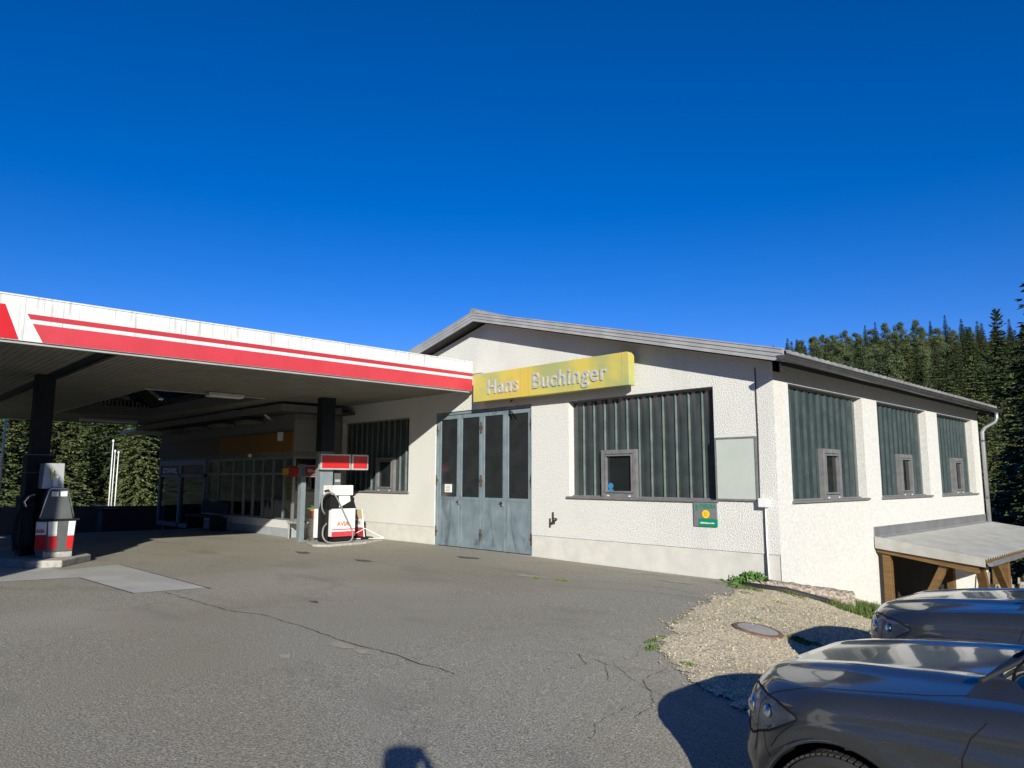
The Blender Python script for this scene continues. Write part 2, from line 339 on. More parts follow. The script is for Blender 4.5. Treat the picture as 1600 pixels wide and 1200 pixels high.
# forecourt patch, joints, cracks
def ribbon(pts, w, jag, off, m, name, seed=1):
    r = random.Random(seed); P = []
    for (a, b) in zip(pts[:-1], pts[1:]):
        L = math.dist(a, b); k = max(2, int(L/.05))
        for i in range(k):
            t = i/k; P.append((a[0]+(b[0]-a[0])*t, a[1]+(b[1]-a[1])*t))
    P.append(pts[-1]); vs = []; fs = []; jx = jy = 0; px_, py_ = P[0]
    for i, (x, y) in enumerate(P):
        d = (P[min(i+1, len(P)-1)][0]-P[max(0, i-1)][0], P[min(i+1, len(P)-1)][1]-P[max(0, i-1)][1]); l = math.hypot(*d) or 1
        jx = jx*.85+r.gauss(0, jag); jy = jy*.85+r.gauss(0, jag); ww = w*r.uniform(.25, 1.3) if jag else w
        x += jx; y += jy; z = h1(x, y)+off
        vs += [(x-d[1]/l*ww/2, y+d[0]/l*ww/2, z), (x+d[1]/l*ww/2, y-d[0]/l*ww/2, z)]
    fs = [(2*i, 2*i+1, 2*i+3, 2*i+2) for i in range(len(P)-1)]
    return vs, fs
def quadsheet(name, poly, m, off):
    xs_ = [p[0] for p in poly]; ys_ = [p[1] for p in poly]
    return tagp(mobj(name, [(x, y, h1(x, y)+off) for x, y in poly], [tuple(range(len(poly)))], m), kind='structure')
quadsheet('road_patch', [(-9.5, -6.62), (-5.55, -6.55), (-5.7, -7.5), (-8.05, -7.62), (-9.3, -7.58)], PATCH, .006)
quadsheet('road_patch', [(-8.05, -7.62), (-9.3, -7.58), (-12, -8.1), (-12, -9.6), (-8.4, -8.9)], PATCH, .005)
mb = MB()
for pts, w_, jg, sd in (([(-5.57, -7.15), (-3.58, -7.1), (-2.95, -6.9), (-1.57, -6.93), (-.84, -6.93), (-.32, -6.85), (.1, -6.87), (.5, -6.84)], .013, .006, 2), ([(-9.5, -6.62), (-5.4, -6.55)], .022, 0, 3), ([(-8.05, -7.62), (-5.7, -7.5)], .022, 0, 3),
        ([(-2.2, -2.8), (-.9, -2.3), (.1, -2.1)], .012, .006, 4), ([(.75, -4.5), (1.0, -5.1), (.95, -5.5), (1.3, -5.9)], .004, .012, 5), ([(1.5, -5.2), (1.1, -5.5), (.7, -5.5), (.45, -5.7)], .005, .012, 6), ([(1.9, -5.5), (1.8, -6), (1.9, -6.6), (2.1, -7.0)], .004, .012, 7),
        ([(.9, -4.9), (.5, -4.7), (.3, -4.8)], .004, .01, 8), ([(1.4, -5.1), (1.5, -5.6), (1.9, -6.0), (2.0, -6.4)], .006, .01, 9), ([(1.1, -5.5), (1.6, -5.75), (2.2, -5.8)], .004, .01, 10), ([(.7, -5.5), (.9, -5.7), (.95, -5.95)], .006, .01, 11)):
    v_, f_ = ribbon(pts, w_, jg, .009, None, '', sd); mb.add(v_, f_)
tagp(mb.build('pavement_cracks', CRACK), kind='structure')
def blob(cx, cy, rx, ry, m, name, off=.006, n=26, seed=1):
    r = random.Random(seed); P = [(cx+rx*(1+.25*math.sin(3*a+seed)+r.uniform(-.15, .15))*math.cos(a), cy+ry*(1+.25*math.sin(2*a+seed)+r.uniform(-.15, .15))*math.sin(a)) for a in [2*math.pi*i/n for i in range(n)]]
    return quadsheet(name, P, m, off)
SAND = mat('sand_stain', (.40, .34, .25), (.26, .245, .22), 14, .9, thr=(.4, .62)); TAR = mat('tar_patch', (.055, .053, .05), (.12, .115, .105), 30, .8)
for i, (a, b, c, d, m_) in enumerate([(-.98, -7.05, .16, .09, SAND), (-.62, -7.02, .12, .06, SAND), (-.95, -7.62, .10, .05, SAND), (-9.2, -3.1, .28, .10, TAR), (-7.0, -3.0, .26, .08, TAR), (-6.0, -1.2, .3, .1, TAR), (-3.2, -2.3, .4, .12, SAND), (-1.3, -1.0, .3, .08, SAND), (-3.4, -6, .1, .05, TAR)]):
    blob(a, b, c, d, m_, 'ground_stain', .0065, seed=i+1)

def H0(x, y, d=0): return h1(x, y)+d
# ------------------------------------------------------------ workshop building
bld = thing('workshop_building', 'white rendered workshop hall with shallow gabled roof and channel glass windows', 'building', (-6.85, 0, 0))
def wallgrid(P, us, zs, holes, th):
    """P(u,z,d)->xyz ; holes list (u0,u1,z0,z1)"""
    mb = MB()
    def hole(a, b, c, d): return any(h[0]-1e-6 <= a and b <= h[1]+1e-6 and h[2]-1e-6 <= c and d <= h[3]+1e-6 for h in holes)
    U = sorted(set(list(us)+[h[0] for h in holes]+[h[1] for h in holes])); Zs = sorted(set(list(zs)+[h[2] for h in holes]+[h[3] for h in holes]))
    for a, b in zip(U[:-1], U[1:]):
        for c, d in zip(Zs[:-1], Zs[1:]):
            if hole(a, b, c, d): continue
            mb.add([P(a, c, 0), P(b, c, 0), P(b, d, 0), P(a, d, 0)], [(0, 1, 2, 3)])
            mb.add([P(a, c, th), P(b, c, th), P(b, d, th), P(a, d, th)], [(3, 2, 1, 0)])
    for (a, b, c, d) in holes:
        for p, q in (((a, c), (b, c)),)*(c > .5)+(((b, c), (b, d)), ((b, d), (a, d)), ((a, d), (a, c))):
            mb.add([P(*p, 0), P(*q, 0), P(*q, th), P(*p, th)], [(0, 1, 2, 3)])
    return mb
SL = .2448; RX = -6.85; ZT = 5.13   # soffit height at ridge
def zs_(x): return ZT-SL*abs(x-RX)
XL = -13.7
WZ0, WZ1 = 1.24, 3.15
fw = [(-4.33, -1.07, WZ0, WZ1), (-8.67, -5.38, .44, 3.17), (-13.0, -9.76, WZ0, WZ1)]
mb = wallgrid(lambda u, z, d: (u, d, z), [XL, 0], [.44, 3.3], fw, .25)
mb.prism([(XL, 0, 3.3), (0, 0, 3.3), (0, 0, zs_(0)), (RX, 0, ZT), (XL, 0, zs_(XL))], (0, .25, 0))
mb.build('front_wall', ROUGHCAST, bld)
for a, b in ((XL, -8.67), (-5.38, -.002)): MB().box(a, b, .014, .25, -.6, .44).build('plinth', SOCLE, bld)
sh = [(.51, 3.6, WZ0, WZ1), (4.36, 7.33, WZ0, WZ1), (8.14, 11.02, WZ0, WZ1)]; YB = 11.6
mb = wallgrid(lambda u, z, d: (-d, u, z), [.0, YB], [-2.2, zs_(0)], sh, .25)
mb.build('side_wall', RENDERW, bld)
mb = MB().box(XL, XL+.25, .251, YB-.25, -.6, zs_(XL)); mb.build('far_side_wall', RENDERW, bld)
mb = MB().prism([(XL, YB, -2.2), (-.25, YB, -2.2), (-.25, YB, zs_(-.25)), (RX, YB, ZT), (XL, YB, zs_(XL))], (0, -.25, 0)); mb.build('back_wall', RENDERW, bld)
MB().box(XL+.3, -.3, .3, YB-.3, -.55, -.02).build('floor_slab', CONC, bld)
MB().box(0.002, .012, 1.6, 2.95, -.62, -.18).build('base_render_panel', SOCLE, bld)
MB().box(0.003, .02, 4.3, 8.6, -1.6, .30).build('carport_shade_panel', mat('painted_shade_dark', (.012, .011, .010), (.02, .018, .016), 4, .8), bld)  # added dark sheet on the wall, paints the deep shade under the carport roof
# roof
Y0, Y1 = -.4, 12.0; EX, EXL = .32, -14.02
roof = MB()
for sx, ex in ((1, EX), (-1, EXL)):
    zt, ze = ZT+.06, ZT+.06-SL*abs(ex-RX)
    roof.prism([(RX, Y0+.03, zt), (ex, Y0+.03, ze), (ex, Y0+.03, ze+.07), (RX, Y0+.03, zt+.07)], (0, Y1-Y0-.06, 0))
ro = roof.build('roof', SOFFIT, bld)
til = MB(); ny = 52
for sx, ex in ((1, EX+.05), (-1, EXL-.05)):
    L = abs(ex-RX); nr = 20
    for i in range(nr):
        a, b = L*i/nr, L*(i+1)/nr+.03
        for j in range(ny):
            y0 = Y0+.06+(Y1-Y0-.12)*j/ny; y1 = y0+(Y1-Y0-.12)/ny; P = []
            for k in range(5):
                y = y0+(y1-y0)*k/4; P.append((y, .03*math.sin(math.pi*k/4)))
            vs = []
            for (s_x, dz) in ((a, .0), (b, .03)):
                for y, c_ in P: vs.append((RX+sx*s_x, y, ZT+.145-SL*s_x+dz+c_))
            for y, c_ in P: vs.append((RX+sx*b, y, ZT+.145-SL*b+.0))
            til.add(vs, [(k, k+1, k+6, k+5) for k in range(4)]+[(k+5, k+6, k+11, k+10) for k in range(4)])
til.build('roof_tiles', TILE, ro)
rc = MB(); rc.tube([(RX, Y0-.02, ZT+.2), (RX, Y1, ZT+.2)], .09, 10); rc.build('ridge_cap', TILE, ro)
vgs = {(a, b): MB() for a in (1, -1) for b in (0, 1)}
for sx, ex in ((1, EX+.06), (-1, EXL-.06)):
    L = abs(ex-RX); z0, z1 = ZT, ZT-SL*L
    for a, b, yy in ((0, .062, .0), (.064, .126, .012), (.128, .185, .024), (.187, .205, .034)):
        for y_, t_, vg in ((Y0-yy, .03+yy, vgs[(sx, 0)]), (Y1-.03, .03+yy, vgs[(sx, 1)])):
            vg.prism([(RX, y_, z0+a), (RX+sx*L, y_, z1+a), (RX+sx*L, y_, z1+b), (RX, y_, z0+b)], (0, t_, 0))
for vg in vgs.values(): vg.build('verge_trim', ZINCM, ro)
# eaves board, gutter, downpipe
MB().box(EX-.02, EX+.0, Y0+.06, Y1-.06, zs_(EX)-.06, zs_(EX)+.055).build('eaves_board', SOFFIT, ro)
def gutter(xc, yy0, yy1, zc, r, m, par, nm='gutter'):
    vs = []; fs = []; n = 10; t = .006
    for y in (yy0, yy1):
        for rr in (r, r-t):
            for k in range(n+1):
                a = math.pi+math.pi*k/n; vs.append((xc+rr*math.cos(a), y, zc+rr*math.sin(a)))
    q = n+1
    for k in range(n): fs += [(k, k+1, 2*q+k+1, 2*q+k), (q+k, 3*q+k, 3*q+k+1, q+k+1), (k, q+k, q+k+1, k+1), (2*q+k, 2*q+k+1, 3*q+k+1, 3*q+k)]
    g = MB().add(vs, fs)
    for y, d in ((yy0, 1), (yy1, -1)):
        g.add([(xc+r*math.cos(math.pi+math.pi*k/n), y, zc+r*math.sin(math.pi+math.pi*k/n)) for k in range(n+1)], [tuple(range(n+1))])
    g.tube([(xc+r, yy0, zc+.004), (xc+r, yy1, zc+.004)], .011, 6)
    return g.build(nm, m, par)
gz = 3.44
gutter(EX+.10, Y0-.16, Y1+.02, gz, .085, DARKZ, bld)
gutter(EXL-.10, Y0-.1, Y1, gz, .085, DARKZ, bld)
dp = MB(); dp.tube([(EX+.10, 11.72, gz-.06), (EX+.10, 11.72, 3.22), (EX+.06, 11.71, 3.12), (.16, 11.64, 2.98), (.09, 11.62, 2.86), (.085, 11.62, -1.4)], .05, 12)
dpo = dp.build('downpipe', ZINC, bld, True)
for z in (2.6, 1.1, -.4): MB().tube([(.085, 11.62, z), (.085, 11.62, z+.05)], .057, 12).build('pipe_clamp', DARKZ, dpo)
# channel glass windows
def channel_window(P, u0, u1, z0, z1, n, hatch, glass, rib, parent):
    """P(u,z,d): d into the wall"""
    fr = MB(); D0, D1 = .10, .17
    def bx(mb, a, b, c, d, e, f):
        p = [P(u, z, dd) for dd in (e, f) for z in (c, d) for u in (a, b)]
        mb.add(p, [(0, 2, 3, 1), (4, 5, 7, 6), (0, 1, 5, 4), (2, 6, 7, 3), (0, 4, 6, 2), (1, 3, 7, 5)])
    h0, h1_, hz = hatch; t = .035
    bx(fr, u0, u1, z1-t, z1, D0, D1); bx(fr, u0, u1, z0, z0+t, D0, D1); bx(fr, u0, u0+.012, z0+t, z1-t, D0+.05, D1); bx(fr, u1-.012, u1, z0+t, z1-t, D0+.05, D1)
    f = fr.build('window', STEELW, parent)
    sl = MB(); bx(sl, u0-.04, u1+.04, z0-.025, z0+.012, -.045, D0+.01); sl.build('window_sill', STEELW, f)
    gl = MB(); rb = MB(); wd = (u1-u0-.04)/n
    for i in range(n):
        a = u0+.02+wd*i; b = a+wd; zb = z0+t
        if a > h0-wd*.5-.001 and b < h1_+wd*.5+.001: zb = hz
        m = 6; vs = []
        for k in range(m+1):
            uu = a+(b-a)*k/m; dd = D0+.055-.028*math.sin(math.pi*k/m)
            vs += [P(uu, zb, dd), P(uu, z1-t, dd)]
        gl.add(vs, [(2*k, 2*k+2, 2*k+3, 2*k+1) for k in range(m)])
        if i: bx(rb, a-.0065, a+.0065, zb, z1-t, D0+.008, D0+.056)
    gl.build('channel_glass', glass, f, True); rb.build('glass_flange', rib, f)
    hf = MB(); e = .075
    bx(hf, h0, h1_, hz-e, hz, D0-.05, D0+.07); bx(hf, h0, h1_, z0+.013, z0+.013+e, D0-.05, D0+.07)
    bx(hf, h0, h0+e, z0+.013+e, hz-e, D0-.05, D0+.07); bx(hf, h1_-e, h1_, z0+.013+e, hz-e, D0-.05, D0+.07)
    q = e+.012; bx(hf, h0+q, h1_-q, hz-q-.03, hz-q, D0-.06, D0+.03); bx(hf, h0+q, h1_-q, z0+.013+q, z0+.013+q+.03, D0-.06, D0+.03)
    bx(hf, h0+q, h0+q+.03, z0+.013+q+.03, hz-q-.03, D0-.06, D0+.03); bx(hf, h1_-q-.03, h1_-q, z0+.013+q+.03, hz-q-.03, D0-.06, D0+.03)
    hf.build('hatch_frame', STEELW, f)
    
    pn = MB(); bx(pn, h0+e, h1_-e, z0+.013+e, hz-e, D0+.0, D0+.02); pn.build('hatch_pane', DARKPANE, f)
    for uu in (h0+.16, h1_-.16):
        cl = MB(); bx(cl, uu-.025, uu+.025, z0+.03, z0+.05, D0-.056, D0-.05)
        cl.build('drain_cap', WHITE, f)
    return f
PF = lambda u, z, d: (u, d, z); PS = lambda u, z, d: (-d, u, z)
wf = channel_window(PF, -4.33, -1.07, WZ0, WZ1, 12, (-3.55, -2.73, 2.14), CHANNEL, CHANRIB, bld)
channel_window(PF, -13.0, -9.76, WZ0, WZ1, 12, (-11.33, -10.5, 2.14), CHANNEL, CHANRIB, bld)
for a, b, h in ((.51, 3.6, 1.84), (4.36, 7.33, 5.66), (8.14, 11.02, 9.42)): channel_window(PS, a, b, WZ0, WZ1, 11, (h, h+.76, 2.13), CHANSIDE, CHANRIBS, bld)
# round sticker inside front hatch and light reveal edge
sk = MB().lathe([(.0, -.004), (.06, -.004), (.06, 0), (0, 0)], (-3.36, .097, 1.46), 'y', 20); sk.box(-3.42, -3.30, .092, .097, 1.35, 1.40)
sk.build('sticker', mat('blue_sticker', (.03, .2, .42), rough=.5), wf)
# folding door
dr = MB(); DX0, DX1, DZ = -8.67, -5.38, 3.17
dr.box(DX0, DX1, .03, .11, DZ-.07, DZ); dr.box(DX0, DX0+.07, .03, .11, 0, DZ-.07); dr.box(DX1-.06, DX1, .03, .11, 0, DZ-.07)
door = dr.build('folding_door', BLUEGREY, bld)
dw = (DX1-.06-DX0-.07)/4
for i in range(4):
    a = DX0+.07+dw*i+.006; b = a+dw-.012; f = .085; lf = MB(); y0, y1 = .05, .10
    lf.box(a, b, y0, y1, DZ-.07-.10, DZ-.074); lf.box(a, b, y0, y1, .03, .13); lf.box(a, b, y0, y1, 1.10, 1.17)
    lf.box(a, a+f, y0, y1, .13, 1.10); lf.box(b-f, b, y0, y1, .13, 1.10); lf.box(a, a+f, y0, y1, 1.17, DZ-.17); lf.box(b-f, b, y0, y1, 1.17, DZ-.17)
    lf.box(a+f, b-f, y0+.006, y1, .13, 1.10)
    lf.build('door_leaf', BLUEGREY, door, bevel=.004)
    MB().box(a+f, b-f, y0+.02, y0+.03, 1.17, DZ-.17).build('door_pane', DOORPANE, door)
for x in (DX0+.035, DX0+.07+2*dw, DX1-.03):
    for z in (.35, 1.55, 2.75): hn = MB(); hn.tube([(x, .03, z-.12), (x, .03, z+.12)], .022, 8); hn.box(x-.05, x+.05, .026, .034, z-.03, z+.03); hn.build('hinge', RUST, door)
for x in (DX0+.07+dw, DX0+.07+3*dw-.1): hd = MB(); hd.bar((x-.06, .02, 1.06), (x+.05, .02, 1.07), .02, .025); hd.box(x-.02, x+.02, .02, .05, 1.0, 1.1); hd.build('handle', CHROME, door)
MB().box(-8.33, -8.07, .04, .05, 1.27, 1.46).build('paper_notice', WHITE, door)
tx = MB()
for i in range(4): tx.box(-8.29, -8.11-.03*(i % 2), .036, .04, 1.41-i*.035, 1.42-i*.035)
tx.build('notice_lines', mat('ink', (.2, .2, .2)), door)
MB().box(DX0, DX1, -.05, .24, -.12, .012).build('threshold', CONC, bld)
# light board, plate, cable, bracket, sign
t = thing('wall_board', 'blank pale grey green board in a thin grey frame between window and building corner', 'board', (-.68, 0, 1.27))
bf = MB(); bf.box(-1.05, -.31, -.04, -.004, 1.25, 1.28); bf.box(-1.05, -.31, -.04, -.004, 2.25, 2.28); bf.box(-1.05, -1.02, -.04, -.004, 1.28, 2.25); bf.box(-.34, -.31, -.04, -.004, 1.28, 2.25)
bf.build('frame', STEELW, t); MB().box(-1.02, -.34, -.03, -.008, 1.28, 2.25).build('panel', mat('pale_board', (.42, .46, .41), (.47, .50, .45), 2, .5), t)
t = thing('test_station_plate', 'grey and green inspection plate with round yellow badge below the large window', 'sign', (-1.28, 0, .82))
MB().box(-1.49, -1.06, -.03, -.004, .94, 1.225).build('plate', mat('plate_grey', (.17, .17, .175), rough=.5), t)
GRN = mat('sign_green', (.0, .22, .12), rough=.5)
MB().box(-1.40, -1.055, -.033, -.004, .815, .938).build('green_field', GRN, t)
MB().box(-1.49, -1.402, -.03, -.004, .815, .938).build('plate_corner', mat('plate_grey2', (.17, .17, .175), rough=.5), t)
text('DEKRA', .095, .004, (-1.365, -.031, 1.115), (1, 0, 0), (0, 0, 1), .002).build('lettering', GRN, t)
MB().prism([(-1.45, -.034, 1.10), (-1.38, -.034, 1.14), (-1.45, -.034, 1.18)], (0, .003, 0)).prism([(-1.45, -.034, 1.06), (-1.38, -.034, 1.10), (-1.45, -.034, 1.10)], (0, .003, 0)).build('triangle_mark', GRN, t)
YB_ = mat('badge_yellow', (.85, .55, .02), rough=.5)
MB().lathe([(0, -.036), (.068, -.036), (.068, -.03), (0, -.03)], (-1.26, 0, 1.015), 'y', 24).build('round_badge', YB_, t)
MB().lathe([(.022, -.038), (.03, -.038), (.03, -.036), (.022, -.036)], (-1.26, 0, 1.015), 'y', 20).build('badge_ring', mat('badge_ink', (.35, .2, .02)), t)
sl_ = MB(); rr_ = random.Random(9); xq = -1.37
while xq < -1.10:
    wq = rr_.uniform(.006, .013); sl_.box(xq, xq+wq, -.036, -.0335, .862-rr_.choice((0, 0, .006)), .878+rr_.choice((0, 0, .008))); xq += wq+.004
sl_.build('tiny_white_print', WHITE, t)
t = thing('cable_conduit', 'thin cable and grey socket box running down the front wall beside the corner', 'conduit', (-.2, 0, 0))
MB().tube([(-.29, -.012, 3.38), (-.285, -.012, 2.3), (-.30, -.012, 1.2)], .009, 6).build('cable', RUBBER, t)
MB().box(-.29, -.14, -.10, -.004, 1.16, 1.30).build('socket_box', WHITE, t, bevel=.012)
MB().tube([(-.20, -.03, 1.16), (-.20, -.03, .6), (-.19, -.02, .02)], .013, 8).build('pipe', WHITE, t)
MB().tube([(-.222, -.024, 1.16), (-.222, -.024, .02)], .009, 6).build('dark_pipe', RUBBER, t)
t = thing('wall_bracket', 'small rusty iron bracket fixed to the wall below the sign and beside the door', 'bracket', (-4.7, 0, .8))
MB().box(-4.86, -4.83, -.02, 0, .62, .80).bar((-4.85, -.01, .68), (-4.52, -.16, .80), .025, .03).bar((-4.75, -.02, .74), (-4.75, -.02, .93), .025, .025).bar((-4.75, -.02, .80), (-4.52, -.16, .81), .02, .02).build('iron_bracket', RUST, t)
sg = thing('name_sign', 'long faded yellow box sign with grey raised letters above the folding door', 'sign', (-4.8, 0, 3.28))
SX0, SX1, SZ0, SZ1, SY = -6.93, -2.585, 3.29, 3.91, -.30
n = 8; prof = [(SX0, SZ0), (SX1-.0, SZ0)]+[(SX1, SZ1-.05), (SX1-.012, SZ1-.015), (SX1-.05, SZ1)]+[(SX0, SZ1)]
MB().prism([(x, -.13, z) for x, z in prof], (0, SY+.13, 0)).build('sign_box', YELLOW, sg, bevel=.01)
fm = MB(); 
for x in (-5.41, -5.17, -2.74): fm.box(x-.004, x+.004, SY-.004, SY+.002, SZ0+.01, SZ1-.01)
fm.build('panel_joint', mat('joint', (.35, .30, .10)), sg)
MB().box(SX0+.03, SX1-.2, -.13, 0, SZ0+.05, SZ1-.05).build('back_frame', BLACK, sg)
for word, x0, x1 in (('Hans', -6.43, -5.47), ('Buchinger', -5.04, -3.09)):
    tb = text(word, .455, .018, (0, 0, 0), (1, 0, 0), (0, 0, 1), .005, 1.12); wdt = max(v[0] for v in tb.v)-min(v[0] for v in tb.v); mn = min(v[0] for v in tb.v); k = (x1-x0)/wdt
    tb.v = [(x0+(v[0]-mn)*k, SY-.004+v[1], SZ0+.15+v[2]) for v in tb.v]
    tb.build('raised_letters', LETTERG, sg)
dm = MB(); r = random.Random(3)
for i in range(7): dm.bar((-5.9+i*.03, -.12-.02*i, 3.27), (-5.75+.05*i+r.uniform(-.1, .1), -.2-.02*i, 3.10+r.uniform(-.03, .05)), .012, .006)
dm.build('loose_metal_strips', RUST, sg)
MB().tube([(-6.9, -.05, 3.98), (-7.2, -.03, 3.99), (-7.35, -.03, 3.99)], .008, 6).build('feed_cable', RUBBER, sg)

# ------------------------------------------------------------ canopy
cn = thing('station_canopy', 'flat petrol station canopy with white fascia and red stripes', 'canopy', (-11, -6, 0))
CX0, CX1, CYA, CYB, CZ, CT = -24.6, -7.2, -12.9, -.10, 3.60, 4.25
SKY = (-20.8, -12.2, -5.6, -2.75)
ck = MB(); bY = (-7.72, -7.38)
def ceil(x0, x1, y0, y1): ck.box(x0, x1, y0, y1, CZ, CZ+.05)
ceil(CX0+.03, CX1-.03, CYA+.03, bY[0]); ceil(SKY[1], CX1-.03, bY[1], -1.7); ceil(CX0+.03, SKY[0], bY[1], -1.7); ceil(SKY[0], SKY[1], bY[1], SKY[2]); ceil(SKY[0], SKY[1], SKY[3], -1.7); ceil(-13.2, CX1-.03, -1.7, CYB-.03)
ceo = ck.build('ceiling_boards', CEIL, cn); 
gr = MB()   # board joints as thin battens
for y in np.arange(CYA+.1, CYB-.05, .115):
    if bY[0] < y < bY[1]: continue
    segs = [(CX0+.05, CX1-.05)] if y < SKY[2] or SKY[3] < y < -1.75 else ([(CX0+.05, SKY[0]), (SKY[1], CX1-.05)] if y <= -1.75 else [(-13.15, CX1-.05)])
    for a, b in segs: gr.box(a, b, y-.004, y+.004, CZ-.006, CZ)
gr.build('ceiling_battens', CEIL, ceo)
MB().box(CX0+.03, CX1-.03, CYA+.03, -1.72, CT-.12, CT-.06).build('roof_deck', ZINCM, cn) if False else None
rd = MB()
for a, b, c, d in ((CX0+.03, SKY[0], CYA+.03, -1.7), (SKY[1], CX1-.03, CYA+.03, -1.7), (SKY[0], SKY[1], CYA+.03, SKY[2]), (SKY[0], SKY[1], SKY[3], -1.7), (-13.2, CX1-.03, -1.7, CYB-.03)): rd.box(a, b, c, d, CT-.14, CT-.08)
rd.build('roof_deck', ZINCM, cn)
MB().box(CX0+.05, CX1-.05, bY[0], bY[1], CZ+.06, CZ+.3).build('cross_beam', NAVY, cn)
# fascias
fs_ = MB(); fs_.box(CX1-.03, CX1, CYA, CYB, CZ-.01, CT); fs_.box(CX0, CX0+.03, CYA, -1.7, CZ-.01, CT); fs_.box(CX0+.03, CX1-.03, CYA, CYA+.03, CZ-.01, CT); fs_.box(CX0+.03, -13.2, -1.7, -1.67, CZ-.01, CT); fs_.box(-13.23, -13.2, -1.67, CYB, CZ-.01, CT); fs_.box(-13.2, CX1-.03, CYB-.03, CYB, CZ-.01, CT)
fas = fs_.build('fascia', WHITEM, cn)
cpb = MB().box(CX1-.05, CX1+.012, CYA, CYB+.005, CT-.002, CT+.02); cpb.build('fascia_cap', WHITEM, fas)
ed = MB().box(CX1-.12, CX1-.035, CYA+.04, CYB-.04, CZ-.05, CZ-.002); ed.build('edge_angle', ZINCM, fas)
jt = MB()
for y in np.arange(CYB-1.2, CYA, -1.5): jt.box(CX1+.0005, CX1+.0022, y-.003, y+.003, CZ, CT-.01)
jt.build('sheet_joint', ZINCM, fas)
def stripe(z0, z1, m, ye, ysl):   # parallelogram start
    return MB().prism([(CX1+.002, ye-ysl*0, z0), (CX1+.002, CYB, z0), (CX1+.002, CYB, z1), (CX1+.002, ye-ysl*(z1-z0), z1)], (.004, 0, 0)).build('red_stripe', m, fas)
def ys(z): return -8.55+(3.6-z)*.55      # slanted start of the stripes
for z0, z1, m_ in ((3.595, 3.86, REDM), (3.925, 4.0, REDDK)):
    MB().prism([(CX1+.002, ys(z0), z0), (CX1+.002, CYB, z0), (CX1+.002, CYB, z1), (CX1+.002, ys(z1), z1)], (.004, 0, 0)).build('red_stripe', m_, fas)
# the big red letters A V I A : last A reaches into the picture
tb = MB()
def strk(p, q, wd, z0, z1):  # slanted stroke between y at base p and top q
    tb.prism([(CX1+.002, p-wd/2, z0), (CX1+.002, p+wd/2, z0), (CX1+.002, q+wd/2, z1), (CX1+.002, q-wd/2, z1)], (.006, 0, 0))
zb, zt_ = 3.60, 4.10
for c in (-9.18, -11.5): strk(c+.20, c, .26, zb, zt_); strk(c-.30, c-.10, .22, zb, zt_); tb.prism([(CX1+.003, c-.2, zb+.12), (CX1+.003, c+.08, zb+.12), (CX1+.003, c+.05, zb+.2), (CX1+.003, c-.17, zb+.2)], (.004, 0, 0))
strk(-10.75, -10.95, .2, zb, zt_); strk(-10.55, -10.35, .2, zb, zt_); strk(-10.05, -10.05, .22, zb, zt_)
tb.build('red_letters', RED2, fas)
# skylight
sk = MB(); x0, x1, y0, y1 = SKY; zt = CZ+.34
sk.box(x0-.04, x0, y0-.04, y1+.04, CZ+.0501, zt); sk.box(x1, x1+.04, y0-.04, y1+.04, CZ+.0501, zt); sk.box(x0, x1, y0-.04, y0, CZ+.0501, zt); sk.box(x0, x1, y1, y1+.04, CZ+.0501, zt)
sko = sk.build('skylight_upstand', SHOPW, cn)
sg_ = MB(); zr = zt+.5; ym = (y0+y1)/2
sg_.prism([(x0, y0, zt), (x1, y0, zt), (x1, ym, zr), (x0, ym, zr)], (0, 0, .02)); sg_.prism([(x0, ym, zr), (x1, ym, zr), (x1, y1, zt), (x0, y1, zt)], (0, 0, .02))
sg_.prism([(x1, y0, zt), (x1, y1, zt), (x1, ym, zr)], (.02, 0, 0)); sg_.prism([(x0-.02, y0, zt), (x0-.02, y1, zt), (x0-.02, ym, zr)], (.02, 0, 0))
sg_.build('skylight_glazing', pane_m('tinted_blue_glazing', (.22, .22, .26)), sko)
lv = MB()
for i in range(22): lv.box(x0+.04, x0+.07, y0+.1+i*.122, y0+.15+i*.122, zt-.02, zt+.36*(1-abs(i-10.5)/11.5)+.03)
lv.build('louvre', SHOPW, sko)
MB().box(x0-.01, x1+.01, y0-.015, y0+.0, CZ-.02, CZ+.05).box(x1-.0, x1+.015, y0, y1, CZ-.02, CZ+.05).build('opening_trim', LGREY, sko)
# columns
def column(x0, x1, y0, y1, zmid, hi, lo):
    c = MB().box(x0, x1, y0, y1, 0, CZ).build('column', hi, cn, bevel=.01)
    return c
c1 = column(-11.45, -11.13, -7.87, -7.55, 0, NAVY, NAVY)
MB().box(-11.52, -11.09, -7.92, -7.5, 0, 2.02).build('column_casing', NAVY, c1)
MB().box(-11.53, -11.08, -7.93, -7.49, 2.02, 2.04).box(-11.53, -11.08, -7.93, -7.49, 1.68, 1.695).build('casing_band', GREYP, c1)
c2 = MB().box(-11.12, -10.86, -1.85, -1.5, -.02, CZ).build('column', GREYPOST, cn, bevel=.008)
MB().box(-11.124, -10.856, -1.854, -1.496, 2.25, CZ-.001).build('column_upper_wrap', NAVY, c2)
c3 = MB().box(-19.3, -19.0, -7.87, -7.55, -.1, CZ).build('column', NAVY, cn) if False else None
